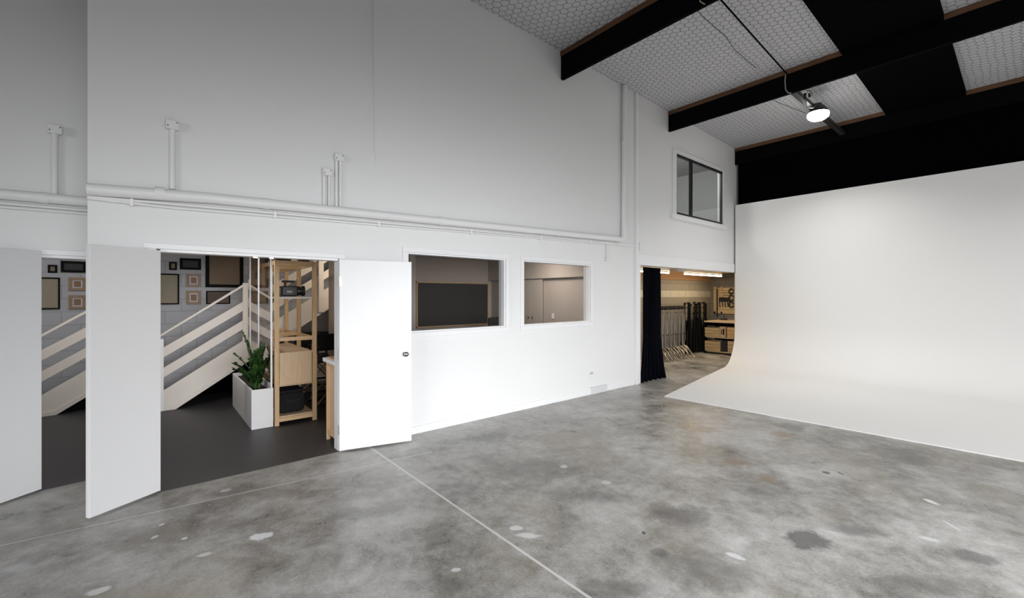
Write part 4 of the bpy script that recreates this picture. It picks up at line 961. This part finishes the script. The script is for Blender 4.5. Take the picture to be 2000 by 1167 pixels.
# tool board on the end wall
t = thing('tool_board', (-.9, 12.98, 1.05), 'slatted pine tool board on the end wall above the workbench', 'tool board')
tb = wood('tool board pine', (.42, .30, .15), (.58, .44, .24), 0)
for k in range(9): obj('board_slat', MBd().box(-1.74, .0, 12.975, 12.995, 1.14 + k * .085, 1.14 + k * .085 + .078), tb, t, bevel=.002)
obj('board_frame', MBd().box(-1.72, -1.66, 12.955, 12.975, 1.10, 1.93).box(-1.50, -1.44, 12.955, 12.975, 1.10, 1.93).box(-1.72, .0, 12.955, 12.975, 1.10, 1.16), tb, t, bevel=.002)
obj('ledge', MBd().box(-1.42, -.7, 12.92, 12.975, 1.76, 1.785).box(-1.42, -.7, 12.92, 12.975, 1.68, 1.70), tb, t)
def clamp(x, z, label, s=1):
    t = thing('spring_clamp', (x, 12.94, z), label, 'clamp', 'black spring clamps hanging on the tool board')
    obj('jaw', MBd().prism([(x - .035 * s, z), (x + .035 * s, z), (x + .045 * s, z - .12 * s), (x - .045 * s, z - .12 * s)], 12.93, 12.955, 'y'), BLACKPL, t, bevel=.004)
    obj('handle', MBd().tube([(x - .025 * s, 12.942, z - .11 * s), (x - .012 * s, 12.942, z - .26 * s)], .014 * s, 8), BLACKPL, t, smooth=True)
    return t
for k in range(4): clamp(-1.50 + .085 * k, 1.60, ['first', 'second', 'third', 'fourth'][k] + ' from the left of the black clamps on the tool board', 1.1)
for k in range(3):
    solo('cable_coil', MBd().tube([(-1.14 + .07 * math.cos(a), 12.915, 1.78 - k * .2 + .08 * math.sin(a)) for a in [i * math.pi / 8 for i in range(16)]], .02, 8), BLACKPL, ['top', 'middle', 'bottom'][k] + ' black coil hanging at the right of the tool board', 'coil', 'black coils on the tool board', smooth=True)
solo('spirit_level', MBd().box(-1.62, -1.59, 12.93, 12.955, 1.02, 1.86), DARKMET, 'long dark metal rod hanging on the left of the tool board', 'tool')
solo('bench_tool', MBd().box(-1.30, -1.12, 12.5, 12.62, .93, .97).tube([(-1.2, 12.56, .97), (-1.2, 12.58, 1.1)], .012, 8), DARKMET, 'small dark tool standing on the workbench', 'tool')

# C-stands
def c_stand(name='c_stand'):
    t = thing(name, (0, 0, 0), 'chrome C-stand with splayed steel legs in the tight row beyond the curtain', 'light stand', 'chrome C-stands in a row')
    obj('pole', MBd().tube([(0, 0, .10), (0, 0, 1.22)], .0175, 10), STEEL, t, smooth=True)
    obj('pole', MBd().tube([(0, 0, 1.0), (0, 0, 1.30)], .0125, 8), CHROME, t, smooth=True)
    for k, (a, z) in enumerate(((R(-22), .26), (R(-46), .22), (R(2), .30))):
        c, s = math.cos(a), math.sin(a)
        obj('leg', MBd().tube([(.02 * c, .02 * s, z), (.08 * c, .08 * s, z - .02), (.19 * c, .19 * s, z * .62), (.28 * c, .28 * s, z * .3), (.33 * c, .33 * s, .03), (.38 * c, .38 * s, .012)], .0125, 8), STEEL, t, smooth=True)
    obj('leg_collar', MBd().lathe([(.018, 0), (.028, .0), (.028, .06), (.018, .06)], (0, 0, .2), (0, 0, 1), 12), DARKMET, t, smooth=True)
    for z in (.62, 1.2):
        obj('locking_knob', MBd().tube([(0, 0, z), (.045, .0, z)], .012, 8), DARKMET, t, smooth=True)
    obj('grip_head', MBd().lathe([(0, -.045), (.05, -.045), (.055, 0), (.05, .045), (0, .045)], (.0, .0, 1.33), (1, .3, .1), 14).tube([(0, 0, 1.33), (.07, .02, 1.33)], .011, 8), DARKMET, t, smooth=True)
    obj('boom_arm', MBd().tube([(.03, -.02, 1.36), (.03, .03, .42)], .008, 8), STEEL, t, smooth=True)
    return t
cs = c_stand()
cs_pos = [(-1.45, 9.58 + .135 * k) for k in range(10)]
for k, (x, y) in enumerate(cs_pos):
    o = cs if k == 0 else dup(cs, ID)
    o['label'] = 'chrome C-stand, %s from the black curtain in the row of ten' % ['nearest', 'second', 'third', 'fourth', 'fifth', 'sixth', 'seventh', 'eighth', 'ninth', 'tenth'][k]
    o.matrix_world = Matrix.Translation((x + .02 * ((k * 7) % 3 - 1), y, 0)) @ Matrix.Rotation(R(((k * 37) % 9) - 4 - 8), 4, 'Z')
# black light stands, folded
def light_stand(h, label):
    t = thing('light_stand', (0, 0, 0), label, 'light stand', 'folded black light stands')
    obj('column', MBd().tube([(0, 0, .03), (0, 0, h)], .024, 10), STANDM, t, smooth=True)
    for a in (0, 2.1, 4.2):
        c, s = math.cos(a), math.sin(a)
        obj('leg', MBd().tube([(.035 * c, .035 * s, .95), (.055 * c, .055 * s, .5), (.065 * c, .065 * s, .02)], .019, 8), STANDM, t, smooth=True)
    for z in (.95, 1.12, 1.28):
        obj('collar', MBd().lathe([(.018, 0), (.033, .005), (.033, .055), (.018, .06)], (0, 0, z), (0, 0, 1), 12).tube([(.0, 0, z + .03), (.06, 0, z + .03)], .012, 8), STANDM, t, smooth=True)
    obj('top_spigot', MBd().box(-.03, .03, -.02, .05, h - .02, h + .03), STANDM, t, bevel=.005)
    return t
def ring(c, n, r): return [(c[0] + r * math.cos(i * 2.4 + 1), c[1] + r * math.sin(i * 2.4 + 1)) for i in range(n)]
LSP = [((-1.66, 11.14), 1.42, 'near the C-stands'), ((-1.62, 11.28), 1.43, 'near the C-stands'), ((-1.50, 11.16), 1.38, 'near the C-stands'),
       ((-1.56, 11.50), 1.13, 'short one between the two clusters'),
       ((-1.54, 11.72), 1.43, 'next to the workbench'), ((-1.68, 11.74), 1.44, 'next to the workbench'), ((-1.45, 11.86), 1.44, 'next to the workbench'), ((-1.60, 11.90), 1.43, 'next to the workbench'), ((-1.74, 11.95), 1.38, 'next to the workbench'), ((-1.50, 12.05), 1.4, 'next to the workbench')]
for (p, h, lb) in LSP:
    full = {'near the C-stands': 'folded black light stand in the cluster next to the C-stands', 'short one between the two clusters': 'shortest folded black light stand, between the two clusters', 'next to the workbench': 'folded black light stand in the cluster next to the workbench'}[lb]
    o = light_stand(h, full); o.matrix_world = Matrix.Translation((p[0], p[1], 0)) @ Matrix.Rotation(p[1] * 5, 4, 'Z')
